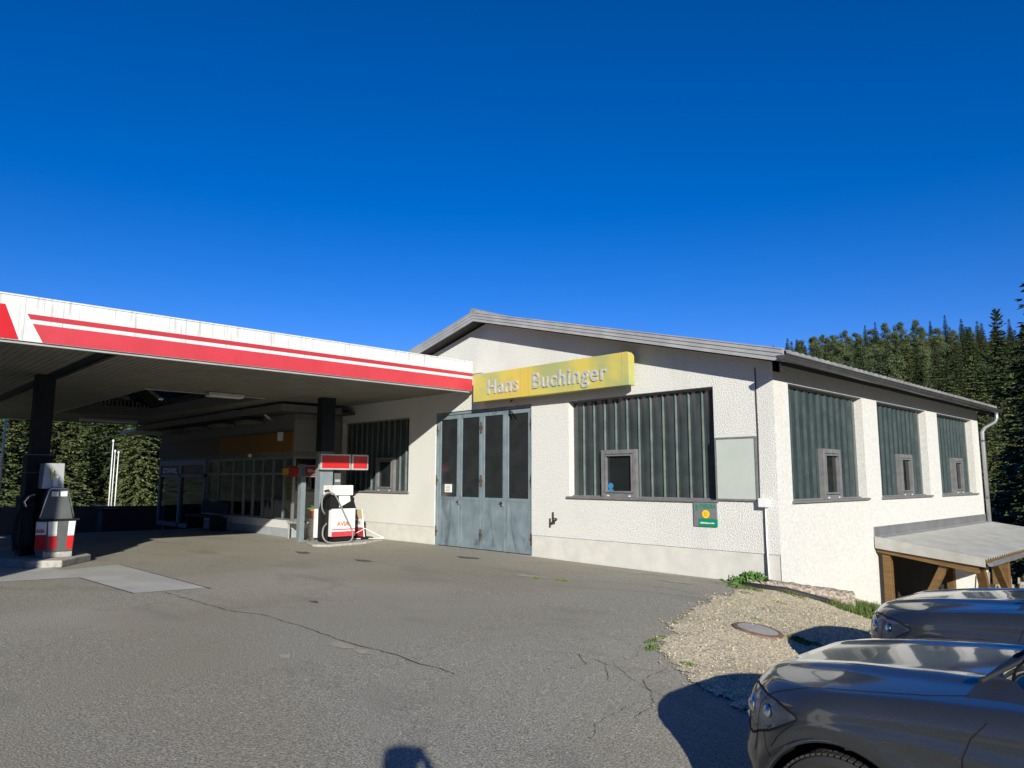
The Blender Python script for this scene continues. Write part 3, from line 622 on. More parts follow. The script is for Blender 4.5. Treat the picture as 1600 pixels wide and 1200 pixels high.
# ceiling lights
for i, (x, y, a) in enumerate(((-11.75, -3.95, 0), (-22.2, -3.7, 0), (-16.2, -1.95, 1))):
    lt = thing('ceiling_light', ('white box lamp under the canopy right of the skylight', 'long dim strip lamp under the far canopy edge beyond the skylight', 'dim strip lamp under the canopy edge in front of the shop')[i], 'lamp', (x, y, CZ), 'lamps under the canopy')
    hx, hy = ((.35, .14) if i == 0 else ((.12, .9) if i == 1 else (.6, .1)))
    if i == 0: hx, hy = .14, .42
    MB().box(x-hx, x+hx, y-hy, y+hy, CZ-.09, CZ-.012).build('housing', LGREY, lt, bevel=.01); MB().box(x-hx+.02, x+hx-.02, y-hy+.02, y+hy-.02, CZ-.11, CZ-.0901).build('diffuser', LAMPG, lt)

# ------------------------------------------------------------ shop
sp = thing('shop_building', 'low station shop with glazed front and yellow band behind the pumps', 'building', (-18, -1.5, 0))
SXR, SXL, SYF = -13.02, -23.6, -1.5
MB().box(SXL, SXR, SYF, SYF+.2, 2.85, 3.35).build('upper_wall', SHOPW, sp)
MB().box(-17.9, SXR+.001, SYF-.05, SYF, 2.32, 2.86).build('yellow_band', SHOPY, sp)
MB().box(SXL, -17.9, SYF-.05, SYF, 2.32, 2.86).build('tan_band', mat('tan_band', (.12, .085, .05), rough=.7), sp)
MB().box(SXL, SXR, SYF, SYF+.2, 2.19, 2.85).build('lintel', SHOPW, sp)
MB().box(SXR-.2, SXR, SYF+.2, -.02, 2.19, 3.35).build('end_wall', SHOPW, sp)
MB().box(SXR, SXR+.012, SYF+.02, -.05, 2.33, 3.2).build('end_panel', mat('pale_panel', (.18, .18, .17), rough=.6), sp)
MB().box(SXL, SXL+.2, SYF+.2, 6, -.5, 3.35).box(SXL+.2, XL, 5.8, 6, -.5, 3.35).build('rear_wall', SHOPW, sp)
MB().box(SXL+.2, SXR-.2, SYF+.2, 5.8, -.1, .0).build('shop_floor', CONC, sp)
MB().box(SXL+.2, SXR-.2, 1.6, 1.7, 0, 2.9).build('shelf_wall', mat('shelf_wall', (.12, .10, .09), (.05, .05, .06), 4), sp)
MB().box(SXL+.2, SXR-.2, SYF+.2, 5.8, 2.9, 2.95).build('shop_ceiling', SHOPW, sp)
plm = MB().box(-19.0, SXR, SYF, SYF+.2, -.05, .24).box(SXR-.2, SXR, SYF+.2, -.02, -.05, .24); plm.build('plinth', mat('grey_plinth', (.26, .28, .30), (.32, .34, .35), 5, .7), sp)
MB().box(-19.0, SXR+.006, SYF-.006, SYF+.21, .24, .45).box(SXR-.2, SXR+.006, SYF+.21, -.02, .24, .45).build('window_parapet', RENDERW, sp)
srf = MB().box(-24.2, SXR+.65, -2.2, 6.3, 3.36, 3.42); rf = srf.build('roof', SOFFIT, sp)
MB().box(-24.2, SXR+.67, -2.23, -2.2, 3.34, 3.52).box(SXR+.65, SXR+.68, -2.2, -.45, 3.34, 3.52).build('roof_fascia', SHOPW, rf)
tip = MB().prism([(-26.2, -2.25, 3.30), (-24.2, -2.25, 3.36), (-24.2, -2.25, 3.46), (-26.2, -2.25, 3.40)], (0, 4, 0)); tip.build('roof_tip', ZINC, rf)
for x in (-15.2, -17.2, -19.2, -21.2): MB().box(x-.35, x+.35, -2.1, SYF-.06, 3.14, 3.24).build('eaves_bracket', SHOPW, rf)
for i in range(1): MB().tube([(-13.8, -2.0, 3.34), (-13.8, -1.85, 3.25), (-13.95, -1.7, 3.22), (-14.1, -1.8, 3.3)], .04, 8).build('hanging_pipe', ZINC, rf)
MB().box(-13.7, -13.55, SYF-.14, SYF-.05, 2.62, 2.86).build('wall_lamp', WHITE, sp)
MB().lathe([(0, 0), (.05, 0), (.06, .08), (.0, .12)], (-15.5, SYF-.1, 2.2), 'z', 12).build('bell_lamp', WHITE, sp)
# glazing
gf = MB(); y0, y1 = SYF+.04, SYF+.10; xsm = [-19.0, -18.1, -17.0, -16.2, -15.55, -14.9, -14.25, -13.6, SXR-.05]
gf.box(-19.0, SXR, y0, y1, 2.12, 2.19); gf.box(-19.0, SXR, y0, y1, .45, .5); gf.box(-19.0, SXR, y0+.003, y1-.003, 1.68, 1.74)
for x in xsm: gf.box(x-.025, x+.025, y0-.01, y1+.01, .45, 2.19)
gf.box(SXR-.1, SXR-.04, y1, -.1, 2.12, 2.19); gf.box(SXR-.1, SXR-.04, y1, -.1, .45, .5); gf.box(SXR-.1, SXR-.04, -.75, -.70, .5, 2.12)
gfo = gf.build('shop_window', ALU, sp)
for a, b in zip(xsm[:-1], xsm[1:]):
    MB().add([(a+.025, SYF+.07, .5), (b-.025, SYF+.07, .5), (b-.025, SYF+.07, 1.68), (a+.025, SYF+.07, 1.68)], [(0, 1, 2, 3)]).add([(a+.025, SYF+.07, 1.74), (b-.025, SYF+.07, 1.74), (b-.025, SYF+.07, 2.12), (a+.025, SYF+.07, 2.12)], [(0, 1, 2, 3)]).build('pane', SHOPGLASS, gfo)
MB().add([(SXR-.07, SYF+.1, .5), (SXR-.07, -.1, .5), (SXR-.07, -.1, 2.12), (SXR-.07, SYF+.1, 2.12)], [(0, 1, 2, 3)]).build('pane', SHOPGLASS, gfo)
# entrance with two doors and lettering
en = MB(); y0, y1 = SYF-.02, SYF+.08
en.box(-23.55, -19.1, y0, y1, 2.02, 2.2); en.box(-23.55, -19.1, y0, y1, 1.62, 1.70); en.box(-23.55, -23.4, y0, y1, -.15, 2.02); en.box(-19.25, -19.1, y0, y1, -.1, 2.02); en.box(-21.5, -21.3, y0, y1, -.12, 2.02); en.box(-23.4, -19.25, y0, y1, -.12, .02)
eo = en.build('entrance_front', BLUEW, sp)
MB().box(-23.4, -21.5, SYF+.02, SYF+.03, 1.70, 2.02).build('navy_lettering_board', mat('navy_board', (.03, .035, .06), rough=.5), eo)
MB().box(-21.3, -19.25, SYF+.02, SYF+.03, 1.70, 2.02).build('brown_lettering_board', mat('brown_board', (.12, .035, .02), rough=.5), eo)
text('GETRÄNKE,', .26, .01, (-23.3, SYF+.018, 1.76), (1, 0, 0), (0, 0, 1), .006, 1.0, 1.1).build('board_lettering', WHITE, eo)
text('-MARKT', .26, .01, (-20.9, SYF+.018, 1.76), (1, 0, 0), (0, 0, 1), .006, 1.0, 1.25).build('board_lettering', mat('faded_letter', (.3, .22, .18)), eo)
for a, b in ((-23.4, -21.5), (-21.3, -19.25)):
    MB().add([(a, SYF+.04, .02), (b, SYF+.04, .02), (b, SYF+.04, 1.62), (a, SYF+.04, 1.62)], [(0, 1, 2, 3)]).build('door_glass', SHOPGLASS, eo)
# yellow poster inside
MB().prism([(-14.2, SYF+.35, .9), (-13.75, SYF+.35, .6), (-13.35, SYF+.35, .9), (-13.35, SYF+.35, 1.95), (-14.2, SYF+.35, 1.95)], (0, .02, 0)).build('yellow_window_poster', mat('poster_yellow', (.75, .47, .04), (.65, .38, .03), 5), sp)
MB().lathe([(.08, -.01), (.13, -.01), (.13, 0), (.08, 0)], (-13.8, SYF+.345, 1.74), 'y', 20).box(-14.0, -13.55, SYF+.335, SYF+.349, 1.42, 1.44).box(-14.0, -13.6, SYF+.335, SYF+.349, 1.3, 1.32).build('poster_marks', mat('poster_ink', (.08, .06, .05)), sp)

# things in front of shop
def sgn(name, label, x0, x1, y, z0, z1, face, txt=None, col=None):
    t = thing(name, label, 'sign', ((x0+x1)/2, y, z0)); MB().box(x0, x1, y, y+.10, z0, z1).build('sign_box', LGREY, t, bevel=.006)
    MB().box(x0+.03, x1-.03, y-.006, y+.001, z0+.03, z1-.03).build('sign_face', face, t)
    if txt: text(txt, (z1-z0)*.75, .004, (x0+.08, y-.007, z0+(z1-z0)*.25), (1, 0, 0), (0, 0, 1), .004, 1, (x1-x0)*.62/((z1-z0)*.75*.55*len(txt))).build('lettering', col or WHITE, t)
    return t
RDM = mat('sign_dark_red', (.35, .01, .015), rough=.4)
s1 = sgn('red_sign', 'small red sign with faint pale print hung between the thin post and the grey column', -11.78, -11.02, -1.78, 1.62, 1.92, RDM)
MB().box(-11.62, -11.4, -1.792, -1.787, 1.74, 1.82).box(-11.38, -11.24, -1.792, -1.787, 1.74, 1.80).box(-11.6, -11.2, -1.792, -1.787, 1.685, 1.695).build('pale_print', mat('pale_print', (.42, .38, .36)), s1)
t = thing('hanging_sign', 'small red and yellow rounded sign on the shop corner in front of the yellow poster', 'sign', (-12.5, -1.9, 1.6))
MB().prism([(-12.85+.0, -1.9, 1.66), (-12.1, -1.9, 1.62), (-12.0, -1.9, 1.86), (-12.25, -1.9, 1.9), (-12.8, -1.9, 1.88)], (0, .1, 0)).build('sign_body', RDM, t, bevel=.02)
MB().prism([(-12.78, -1.906, 1.68), (-12.45, -1.906, 1.67), (-12.42, -1.906, 1.85), (-12.75, -1.906, 1.85)], (0, .004, 0)).build('yellow_field', mat('dull_yellow', (.55, .3, .03)), t)
pp = thing('thin_post', 'thin grey square post standing just left of the grey canopy column', 'post', (-11.9, -1.8, 0))
MB().box(-11.98, -11.82, -1.85, -1.72, -.02, 1.95).build('post', GREYPOST, pp); MB().box(-12.04, -11.78, -1.9, -1.68, -.02, .03).build('base_plate', GREYPOST, pp)
bn = thing('low_table', 'low grey plant table behind the thin grey post', 'table', (-12.5, -1.5, 0))
MB().box(-12.85, -12.15, -1.7, -1.3, .42, .46).build('table_top', LGREY, bn)
for x in (-12.8, -12.2):
    for y in (-1.67, -1.35): MB().box(x, x+.03, y, y+.03, 0, .42).build('leg', LGREY, bn)
bn2 = thing('waste_barrel', 'dark wooden tub under the flower pot beside the column', 'tub', (-11.9, -1.38, 0))
MB().lathe([(0, .02), (.15, .02), (.17, .2), (.165, .55), (.15, .56), (.14, .5), (0, .5)], (-11.9, -1.38, 0), 'z', 16).build('tub', mat('dark_wood_tub', (.05, .045, .04), (.09, .08, .07), 8), bn2)
for z in (.12, .42): MB().tube([(-11.9+.172*math.cos(a), -1.38+.172*math.sin(a), z) for a in np.linspace(0, 2*math.pi, 17)], .008, 5, False).build('hoop', RUST, bn2)
TERRA = mat('terracotta', (.55, .13, .04), (.45, .10, .03), 6, .7)
fp = thing('flower_pot', 'orange flower pot with green leaves on top of the dark tub', 'plant pot', (-11.9, -1.38, .56))
MB().lathe([(0, .565), (.10, .565), (.13, .75), (.145, .75), (.145, .79), (.12, .79), (.11, .74), (0, .74)], (-11.9, -1.38, 0), 'z', 16).build('pot', TERRA, fp, True)
def leaves(c, n, ln, wd, spread, m, name, par=None, up=.6, seed=1):
    r = random.Random(seed); mb = MB()
    for i in range(n):
        a = r.uniform(0, 6.28); el = r.uniform(.15, 1)*up+.1; l = ln*r.uniform(.6, 1.1); c0 = Vector(c)+Vector((r.gauss(0, spread), r.gauss(0, spread), 0))
        d = Vector((math.cos(a)*math.cos(el), math.sin(a)*math.cos(el), math.sin(el))); s = d.cross(Vector((0, 0, 1))).normalized()*wd*r.uniform(.7, 1.2)
        p1 = c0+d*l*.5+Vector((0, 0, .02)); p2 = c0+d*l-Vector((0, 0, l*.25))
        mb.add([c0, p1-s, p2, p1+s], [(0, 1, 2), (0, 2, 3)])
    return mb.build(name, m, par)
leaves((-11.9, -1.38, .76), 40, .22, .018, .05, WEED, 'leaves', fp, 1.2, 3)
t = thing('garden_figure', 'small terracotta figurine standing on the low plant table', 'figurine', (-12.3, -1.5, .46))
MB().lathe([(0, .46), (.05, .46), (.06, .52), (.045, .6), (.03, .63), (.04, .67), (.045, .70), (.03, .74), (.005, .82), (0, .82)], (-12.3, -1.5, 0), 'z', 12).build('figure_body', mat('figurine_clay', (.6, .33, .22), (.5, .2, .12), 20), t, True)
t = thing('garden_figure', 'small sunlit figurine behind the glass at the shop corner', 'figurine', (-13.35, -1.2, .5))
MB().lathe([(0, .5), (.06, .5), (.07, .57), (.045, .65), (.05, .70), (.035, .76), (.005, .83), (0, .83)], (-13.35, -1.2, 0), 'z', 12).build('figure_body', TERRA, t, True)
t = thing('waste_bin', 'dark boxy bin standing by the low wall left of the shop entrance', 'bin', (-24.0, -3.0, 0))
zb = h1(-24, -3); MB().box(-24.3, -23.7, -3.3, -2.75, zb, zb+.85).build('bin_body', RETW, t, bevel=.03); MB().box(-24.33, -23.67, -3.33, -2.72, zb+.86, zb+.92).build('lid', NAVY, t, bevel=.01)
t = thing('bench', 'dark bench and stacked crates in front of the shop window right of the entrance', 'bench', (-17.6, -2.0, 0))
MB().box(-18.7, -16.6, -2.25, -1.85, .4, .46).build('seat', NAVY, t); MB().box(-18.7, -16.6, -1.72, -1.66, .5, .85).build('backrest', NAVY, t)
for x in (-18.6, -16.75): MB().box(x, x+.06, -2.2, -1.7, 0, .4).build('leg', NAVY, t)
# low retaining wall
t = thing('low_wall', 'dark low boundary wall below the wooded slope behind the forecourt', 'wall', (-25, -3, 0))
a_, b_ = Vector((-23.7, .6, 0)), Vector((-29.6, -11.5, 0)); dd = (b_-a_).normalized(); nn = Vector((-dd.y, dd.x, 0))
rw = MB(); k = 14
for i in range(k):
    p = a_+(b_-a_)*i/k; q = a_+(b_-a_)*(i+1)/k
    rw.prism([p+Vector((0, 0, -1.2)), q+Vector((0, 0, -1.2)), q+Vector((0, 0, .46)), p+Vector((0, 0, .46))], nn*.25)
rw.build('wall_body', RETW, t); MB().prism([a_+Vector((0, 0, .462))-nn*.03, b_+Vector((0, 0, .462))-nn*.03, b_+Vector((0, 0, .52))-nn*.03, a_+Vector((0, 0, .52))-nn*.03], nn*.31).build('coping', RETW, t)
# flagpoles
FPL = ['tall white flagpole standing alone left of the dark canopy column', 'leftmost of three thin white flagpoles before the trees', 'middle one of three thin white flagpoles before the trees', 'rightmost of three thin white flagpoles before the trees']
for i, (x, y, ztop_, r_) in enumerate(((-25.34, -6.17, 3.9, .045), (-34.81, -0.18, 3.38, .032), (-34.78, -0.07, 2.87, .026), (-34.74, 0.08, 2.80, .032))):
    z = h1(x, y); hgt = ztop_-z; t = thing('flagpole', FPL[i], 'flagpole', (x, y, z), 'white flagpoles by the trees')
    MB().tube([(x, y, z), (x, y, z+hgt)], [r_*1.2, r_*.7], 8).build('pole', WHITE, t, True); MB().lathe([(0, 0), (r_*1.6, 0), (r_*1.6, .08), (0, .12)], (x, y, z+hgt), 'z', 8).build('finial', WHITE, t)

# ------------------------------------------------------------ pump islands and dispensers
def island(poly, h, name):
    mb = MB(); mb.prism([(x, y, 0) for x, y in poly], (0, 0, h)); o = mb.build(name, CONC, bevel=.02); return tagp(o, kind='structure')
island([(-9.75, -7.5), (-10.55, -6.85), (-13.4, -6.7), (-13.6, -8.5), (-10.9, -8.3), (-10.0, -8.0)], .13, 'pump_island_kerb')
island([(-9.95, -2.05), (-10.05, -1.0), (-10.5, -.2), (-11.5, -.1), (-11.6, -1.6), (-10.95, -2.1), (-10.3, -2.3)], .06, 'pump_island_kerb')
def pump1():
    t = thing('fuel_dispenser', 'grey, white and red fuel pump with tapered top standing on the left kerb island', 'fuel pump', (-10.6, -7.5, .13))
    x0, x1, ya, yb = -11.05, -10.30, -7.72, -7.20
    MB().box(x0+.05, x1-.03, ya+.03, yb-.02, .13, .26).build('plinth', CONC, t, bevel=.01)
    def ring(z, d, tx=0): return [(x0, ya-.02+d, z), (x1-.12, ya-.10+d*.6, z), (x1, ya+.06+d, z), (x1, yb-d, z), (x1-.1, yb+.03-d, z), (x0, yb+.03-d, z)]
    b = MB(); A_ = ring(.24, .03); B_ = ring(.80, 0); n = 6
    b.add(A_+B_, [(i, (i+1) % n, (i+1) % n+n, i+n) for i in range(n)]+[tuple(range(n-1, -1, -1)), tuple(range(n, 2*n))])
    body = b.build('lower_body', GREYP, t, bevel=.008)
    MB().box(x0-.01, x1+.02, ya-.08, yb+.05, .80, .835).build('shelf', BLACK, t)
    def strip(u0, u1, z0, z1, m, nm):   # on front face
        yl = lambda u, z: (ya+.06+.03*(1-(z-.24)/.56))+((yb-ya-.06)-.06*(1-(z-.24)/.56))*u
        MB().prism([(x1+.002, yl(u0, z0), z0), (x1+.002, yl(u1, z0), z0), (x1+.002, yl(u1, z1), z1), (x1+.002, yl(u0, z1), z1)], (.004, 0, 0)).build(nm, m, body)
    for u0, u1 in ((.02, .34), (.74, .98)):
        strip(u0, u1, .545, .785, WHITE, 'white_panel'); strip(u0, u1, .525, .54, WHITE, 'white_line'); strip(u0, u1, .285, .52, RED2, 'red_panel')
    # chamfer face panels
    p0, p1 = Vector((x1-.12, ya-.10, 0)), Vector((x1, ya+.06, 0)); nrm = Vector((p1.y-p0.y, -(p1.x-p0.x), 0)).normalized()
    for z0, z1, m_, nm in ((.55, .785, WHITE, 'white_panel'), (.29, .535, RED2, 'red_panel')):
        MB().prism([p0+(p1-p0)*.05+nrm*.002+Vector((0, 0, z0)), p0+(p1-p0)*.95+nrm*.002+Vector((0, 0, z0)), p0+(p1-p0)*.95+nrm*.002+Vector((0, 0, z1)), p0+(p1-p0)*.05+nrm*.002+Vector((0, 0, z1))], nrm*.004).build(nm, m_, body)
    text('AVIA', .10, .003, p0+(p1-p0)*.08+nrm*.007+Vector((0, 0, .585)), (p1-p0), (0, 0, 1), .003, .9, .72).build('lettering', RED2, body)
    # tapered cowl
    A_ = [(x0+.1, ya+.0, .835), (x1-.02, ya-.06, .835), (x1-.02, yb-.06, .835), (x0+.1, yb-.06, .835)]; B_ = [(x0+.2, ya+.1, 1.38), (x1-.08, ya+.07, 1.38), (x1-.08, yb-.18, 1.38), (x0+.2, yb-.18, 1.38)]
    MB().add(A_+B_, [(i, (i+1) % 4, (i+1) % 4+4, i+4) for i in range(4)]+[(3, 2, 1, 0), (4, 5, 6, 7)]).build('cowl', GREYP, t)
    MB().tube([(x1, ya-.08, .84), (x1-.05, ya+.05, 1.36), (x1-.05, ya+.08, 1.39), (x1-.05, yb-.19, 1.39), (x1-.05, yb-.16, 1.36), (x1, yb-.04, .84)], .014, 8).build('edge_tube', CHROME, t, True)
    for u in (.09, .235): MB().obox((x1-.055, ya+.06+u, 1.29), (.004, 0, .0), (0, .055, 0), (-.004, 0, .045)).build('notice_plate', WHITE, t)
    # display head
    A_ = [(x0-.02, ya-.0, 1.39), (x1-.16, ya-.05, 1.39), (x1-.16, ya+.30, 1.39), (x0-.02, ya+.30, 1.39)]; B_ = [(x0-.0, ya-.0, 1.86), (x1-.2, ya-.02, 1.86), (x1-.2, ya+.30, 1.86), (x0-.0, ya+.30, 1.86)]
    MB().add(A_+B_, [(i, (i+1) % 4, (i+1) % 4+4, i+4) for i in range(4)]+[(3, 2, 1, 0), (4, 5, 6, 7)]).build('display_head', LGREY, t, bevel=.004)
    MB().box(x1-.16, x1-.145, ya+.08, ya+.12, 1.55, 1.74).build('yellow_sticker', mat('sticker_yellow', (.6, .6, .2)), t); MB().box(x1-.158, x1-.14, ya+.12, ya+.2, 1.42, 1.62).build('white_sticker', WHITE, t)
    # hose bank on the long side
    for k_ in range(3):
        xx = -10.72-.2*k_
        MB().box(xx-.07, xx+.07, ya-.20, ya-.09, .35, 1.15).build('nozzle_boot', BLACK, t, bevel=.01)
        MB().tube([(xx, ya-.22, 1.05), (xx+.02, ya-.26, 1.15), (xx+.03, ya-.2, 1.24), (xx+.02, ya-.1, 1.28)], .022, 8).build('nozzle', CHROME if k_ == 0 else RUBBER, t)
        MB().tube([(xx, ya-.22, 1.05), (xx-.02, ya-.3, .8), (xx-.04, ya-.32, .45), (xx-.05, ya-.25, .25), (xx-.1, ya-.18, .3), (xx-.1, ya-.12, .7), (xx-.1, ya-.1, 1.3)], .017, 8).build('hose', RUBBER, t, True)
    MB().box(-12.3, -11.6, -7.85, -7.4, .13, 1.2).build('rear_cabinet', BLACK, t, bevel=.01)
    return t
pump1()
def pump2():
    t = thing('fuel_dispenser', 'white and red fuel pump with a looped hose beside the grey column and workshop wall', 'fuel pump', (-10.5, -1.5, .06))
    x0, x1, ya, yb = -10.85, -10.32, -1.80, -1.16
    MB().box(x0+.1, x1-.06, ya+.08, yb-.08, .06, .22).build('plinth', BLACK, t)
    body = MB().box(x0, x1, ya, yb, .20, .86).build('lower_body', WHITE, t, bevel=.01)
    MB().box(x1+.001, x1+.005, ya, yb, .20, .32).build('red_band', REDM, body); MB().box(x1+.001, x1+.005, ya, yb, .355, .38).build('red_line', REDM, body)
    MB().box(x1+.0008, x1+.003, ya, yb, .672, .678).build('panel_joint', GREYP, body)
    text('AVIA', .15, .003, (x1+.003, ya+.14, .45), (0, 1, 0), (0, 0, 1), .004, .95, 1.0).build('lettering', mat('orange_red', (.7, .12, .03)), body)
    MB().box(x0-.05, x0+.04, ya-.17, ya-.02, .16, .85).build('side_cabinet', WHITE, t, bevel=.01)
    MB().box(x0+.04, x1-.15, ya-.10, ya-.001, .10, .86).build('side_gap_panel', BLACK, t)
    A_ = [(x0, ya-.06, .86), (x1-.02, ya-.06, .86), (x1-.02, yb+.03, .86), (x0, yb+.03, .86)]; B_ = [(x0+.05, ya+.0, 1.18), (x1-.08, ya+.0, 1.18), (x1-.08, yb-.05, 1.18), (x0+.05, yb-.05, 1.18)]
    MB().add(A_+B_, [(i, (i+1) % 4, (i+1) % 4+4, i+4) for i in range(4)]+[(3, 2, 1, 0), (4, 5, 6, 7)]).build('cowl', BLACK, t)
    MB().prism([(x1-.025, ya+.2, .89), (x1-.025, ya+.5, 1.04), (x1-.06, ya+.5, 1.165), (x1-.06, ya+.2, 1.165)], (.008, 0, 0)).build('display', WHITE, t)
    MB().box(x0, x1-.03, ya+.04, yb-.06, 1.18, 1.42).build('display_head', WHITE, t, bevel=.012)
    MB().box(x1-.0299, x1-.027, ya+.15, yb-.18, 1.26, 1.33).build('head_lettering_panel', mat('faded_print', (.68, .64, .5)), t)
    MB().box(x0, x1-.1, yb-.05, yb+.02, .88, 1.12).build('nozzle_boot', BLACK, t)
    P = [(x1-.2, ya-.05, .70), (x1-.12, ya-.2, .86), (x1-.1, ya-.22, 1.1), (x1-.02, ya-.17, 1.22), (x1+.05, ya-.08, 1.25), (x1+.09, ya+.02, 1.18), (x1+.1, ya+.16, .95), (x1+.1, ya+.32, .66), (x1+.12, ya+.47, .38), (x1+.14, ya+.5, .2), (x1+.14, ya+.42, .085), (x1+.14, ya+.2, .075), (x1+.13, ya-.05, .075), (x1+.1, ya-.2, .12), (x1+.05, ya-.26, .25), (x1, ya-.22, .42), (x1-.1, ya-.1, .5), (x1-.2, ya-.04, .52)]
    Q = []
    for i in range(len(P)-1):
        p0, p1, p2, p3 = [Vector(P[max(0, min(len(P)-1, i+k))]) for k in (-1, 0, 1, 2)]
        for s in range(4):
            u = s/4; Q.append(.5*((2*p1)+(-p0+p2)*u+(2*p0-5*p1+4*p2-p3)*u*u+(-p0+3*p1-3*p2+p3)*u**3))
    Q.append(Vector(P[-1])); MB().tube(Q, .02, 8).build('hose', HOSE, t, True)
    MB().tube([(x1-.15, ya-.12, 1.28), (x1-.05, ya-.1, 1.3), (x1+.0, ya-.06, 1.22)], .03, 8).build('nozzle', RUBBER, t, True)
pump2()
# red box sign on column
t = thing('pump_sign_box', 'wide red box sign with pale frame mounted on the grey column above the pump', 'sign', (-10.68, -1.2, 1.8))
for ya, yb in ((-1.92, -1.08), (-1.04, -.56)):
    MB().box(-10.856, -10.74, ya, yb, 1.80, 2.19).build('sign_case', LGREY, t, bevel=.006)
    MB().box(-10.74, -10.733, ya+.04, yb-.04, 1.84, 2.15).build('red_face', RED2, t)
t = thing('paper_poster', 'small dim poster on the window behind the grey column', 'poster', (-10.6, -1.45, 1.4)); MB().box(-10.88, -10.86, -1.46, -1.28, 1.42, 1.72).build('sheet', GREYP, t); MB().box(-10.859, -10.856, -1.44, -1.3, 1.5, 1.56).build('print', LGREY, t)
# tyre advertising stand
t = thing('advertising_stand', 'white tube framed stand with tan and red tyre poster between pump and wall', 'sign stand', (-11.0, -.6, 0))
MB().tube([(-11.35, -.62, .1), (-11.35, -.62, .80), (-10.88, -.62, .80), (-10.74, -.62, .1)], .014, 6).build('tube_frame', WHITE, t)
MB().tube([(-10.9, -1.05, .09), (-10.72, -.62, .33), (-10.4, -.25, .09)], .009, 6).build('foot', WHITE, t); MB().tube([(-10.9, -1.05, .085), (-10.4, -.25, .085)], .009, 6).build('foot_bar', WHITE, t)
MB().box(-11.33, -10.86, -.60, -.59, .56, .78).build('tan_panel', mat('poster_tan', (.5, .4, .22)), t); MB().box(-11.33, -10.86, -.60, -.59, .34, .557).build('pale_panel', WHITE, t); MB().box(-11.33, -10.80, -.602, -.59, .12, .337).build('red_panel', REDM, t)
text('REIFEN', .13, .004, (-11.36, -.603, .42), (1, 0, 0), (0, 0, 1), .004, 1, .95).build('lettering', mat('letter_grey', (.2, .2, .22)), t)
MB().box(-11.2, -10.6, -.75, -.45, .03, .12).build('base_weight', BLACK, t)

# ------------------------------------------------------------ carport
cpn = thing('carport', 'timber framed lean-to with corrugated grey roof on the right side of the hall', 'carport', (.9, 7.5, -1.2))
wx0, wx1, cz0, cz1, ya, yb = .02, 1.80, .50, .24, 3.80, 11.75
nyy = 50; vs = []; fs = []
for j in range(nyy*4+1):
    y = ya+(yb-ya)*j/(nyy*4); c_ = .024*math.sin(2*math.pi*j/4/1.0+.4)
    vs += [(wx0, y, cz0+c_), (wx1, y, cz1+c_), (wx0, y, cz0+c_-.012), (wx1, y, cz1+c_-.012)]
for j in range(nyy*4): a = 4*j; fs += [(a, a+1, a+5, a+4), (a+2, a+6, a+7, a+3), (a+1, a+3, a+7, a+5)]
CR = MB().add(vs, fs).build('corrugated_roof', CORR, cpn)
fr = MB().prism([(wx0, ya-.03, cz0-.19), (wx1, ya-.03, cz1-.13), (wx1, ya-.03, cz1+.03), (wx0, ya-.03, cz0+.03)], (0, .03, 0)); fr.build('verge_board', CORR, CR)
MB().box(.004, .02, 3.8, 11.62, .50, .70).box(.02, .14, 3.8, 11.62, .50, .515).build('wall_flashing', ZINC, CR)
MB().prism([(wx0, ya+.03, cz0-.26), (wx1-.12, ya+.03, cz1-.25), (wx1-.12, ya+.03, cz1-.135), (wx0, ya+.03, cz0-.135)], (0, .10, 0)).build('front_rafter', WOOD, cpn)
for y in (6.0, 8.2, 10.4): MB().prism([(wx0, y, cz0-.2), (wx1-.05, y, cz1-.19), (wx1-.05, y, cz1-.06), (wx0, y, cz0-.06)], (0, .10, 0)).build('rafter', WOOD, cpn)
MB().box(1.5, 1.62, ya+.14, yb, cz1-.19, cz1-.02).build('eaves_beam', WOOD, cpn)
MB().box(1.74, 1.785, ya+.01, yb, cz1-.12, cz1-.02).build('eaves_board', WOOD, cpn)
gutter(1.88, ya-.02, yb, cz1-.06, .06, ZINC, cpn)
def post(x, y, z1): MB().box(x-.07, x+.07, y-.07, y+.07, h1(x, y)-.1, z1).build('post', WOOD, cpn, bevel=.006)
post(.17, 3.95, .22); post(.17, 7.7, .2); post(.17, 11.5, .2)
post(1.55, 6.2, .04); post(1.55, 11.5, .04)
MB().bar((.62, 3.96, -.95), (1.12, 3.96, .06), .12, .14, (0, 1, 0)).build('brace', WOOD, cpn)
MB().bar((1.55, 4.9, -.75), (1.62, 4.15, .08), .12, .14, (1, 0, 0)).build('brace', WOOD, cpn)
MB().bar((1.56, 6.2, -.6), (1.56, 5.4, .05), .09, .12, (1, 0, 0)).build('brace', WOOD, cpn)
pk = thing('plank_stack', 'weathered upright planks leaning under the carport roof', 'planks', (.6, 6, -1.2))
r = random.Random(5)
for i in range(14):
    x = 1.25-.07*i; yy = 8.6+r.uniform(-.1, .1); MB().bar((x, yy+1.2, -1.4), (x-.03, yy+1.6, -.75+r.uniform(-.25, .15)), .10, .025, (0, 1, 0)).build('plank', PLANK, pk)
pk = thing('low_fence', 'grey weathered board fence under the carport beside the wall', 'fence', (.4, 4.6, -1))
for i in range(7):
    x = .35+.16*i; MB().box(x, x+.14, 4.7, 4.73, h1(x, 4.7)-.1, -.62+.05*(i % 2)).build('board', PLANK, pk)
pk = thing('base_boards', 'short upright weathered boards at the wall foot beside the granite block', 'boards', (.03, 2.3, -.7))
for i in range(8): MB().box(.014, .034, 1.75+.15*i, 1.88+.15*i, -1.0, -.60).build('board', PLANK, pk)

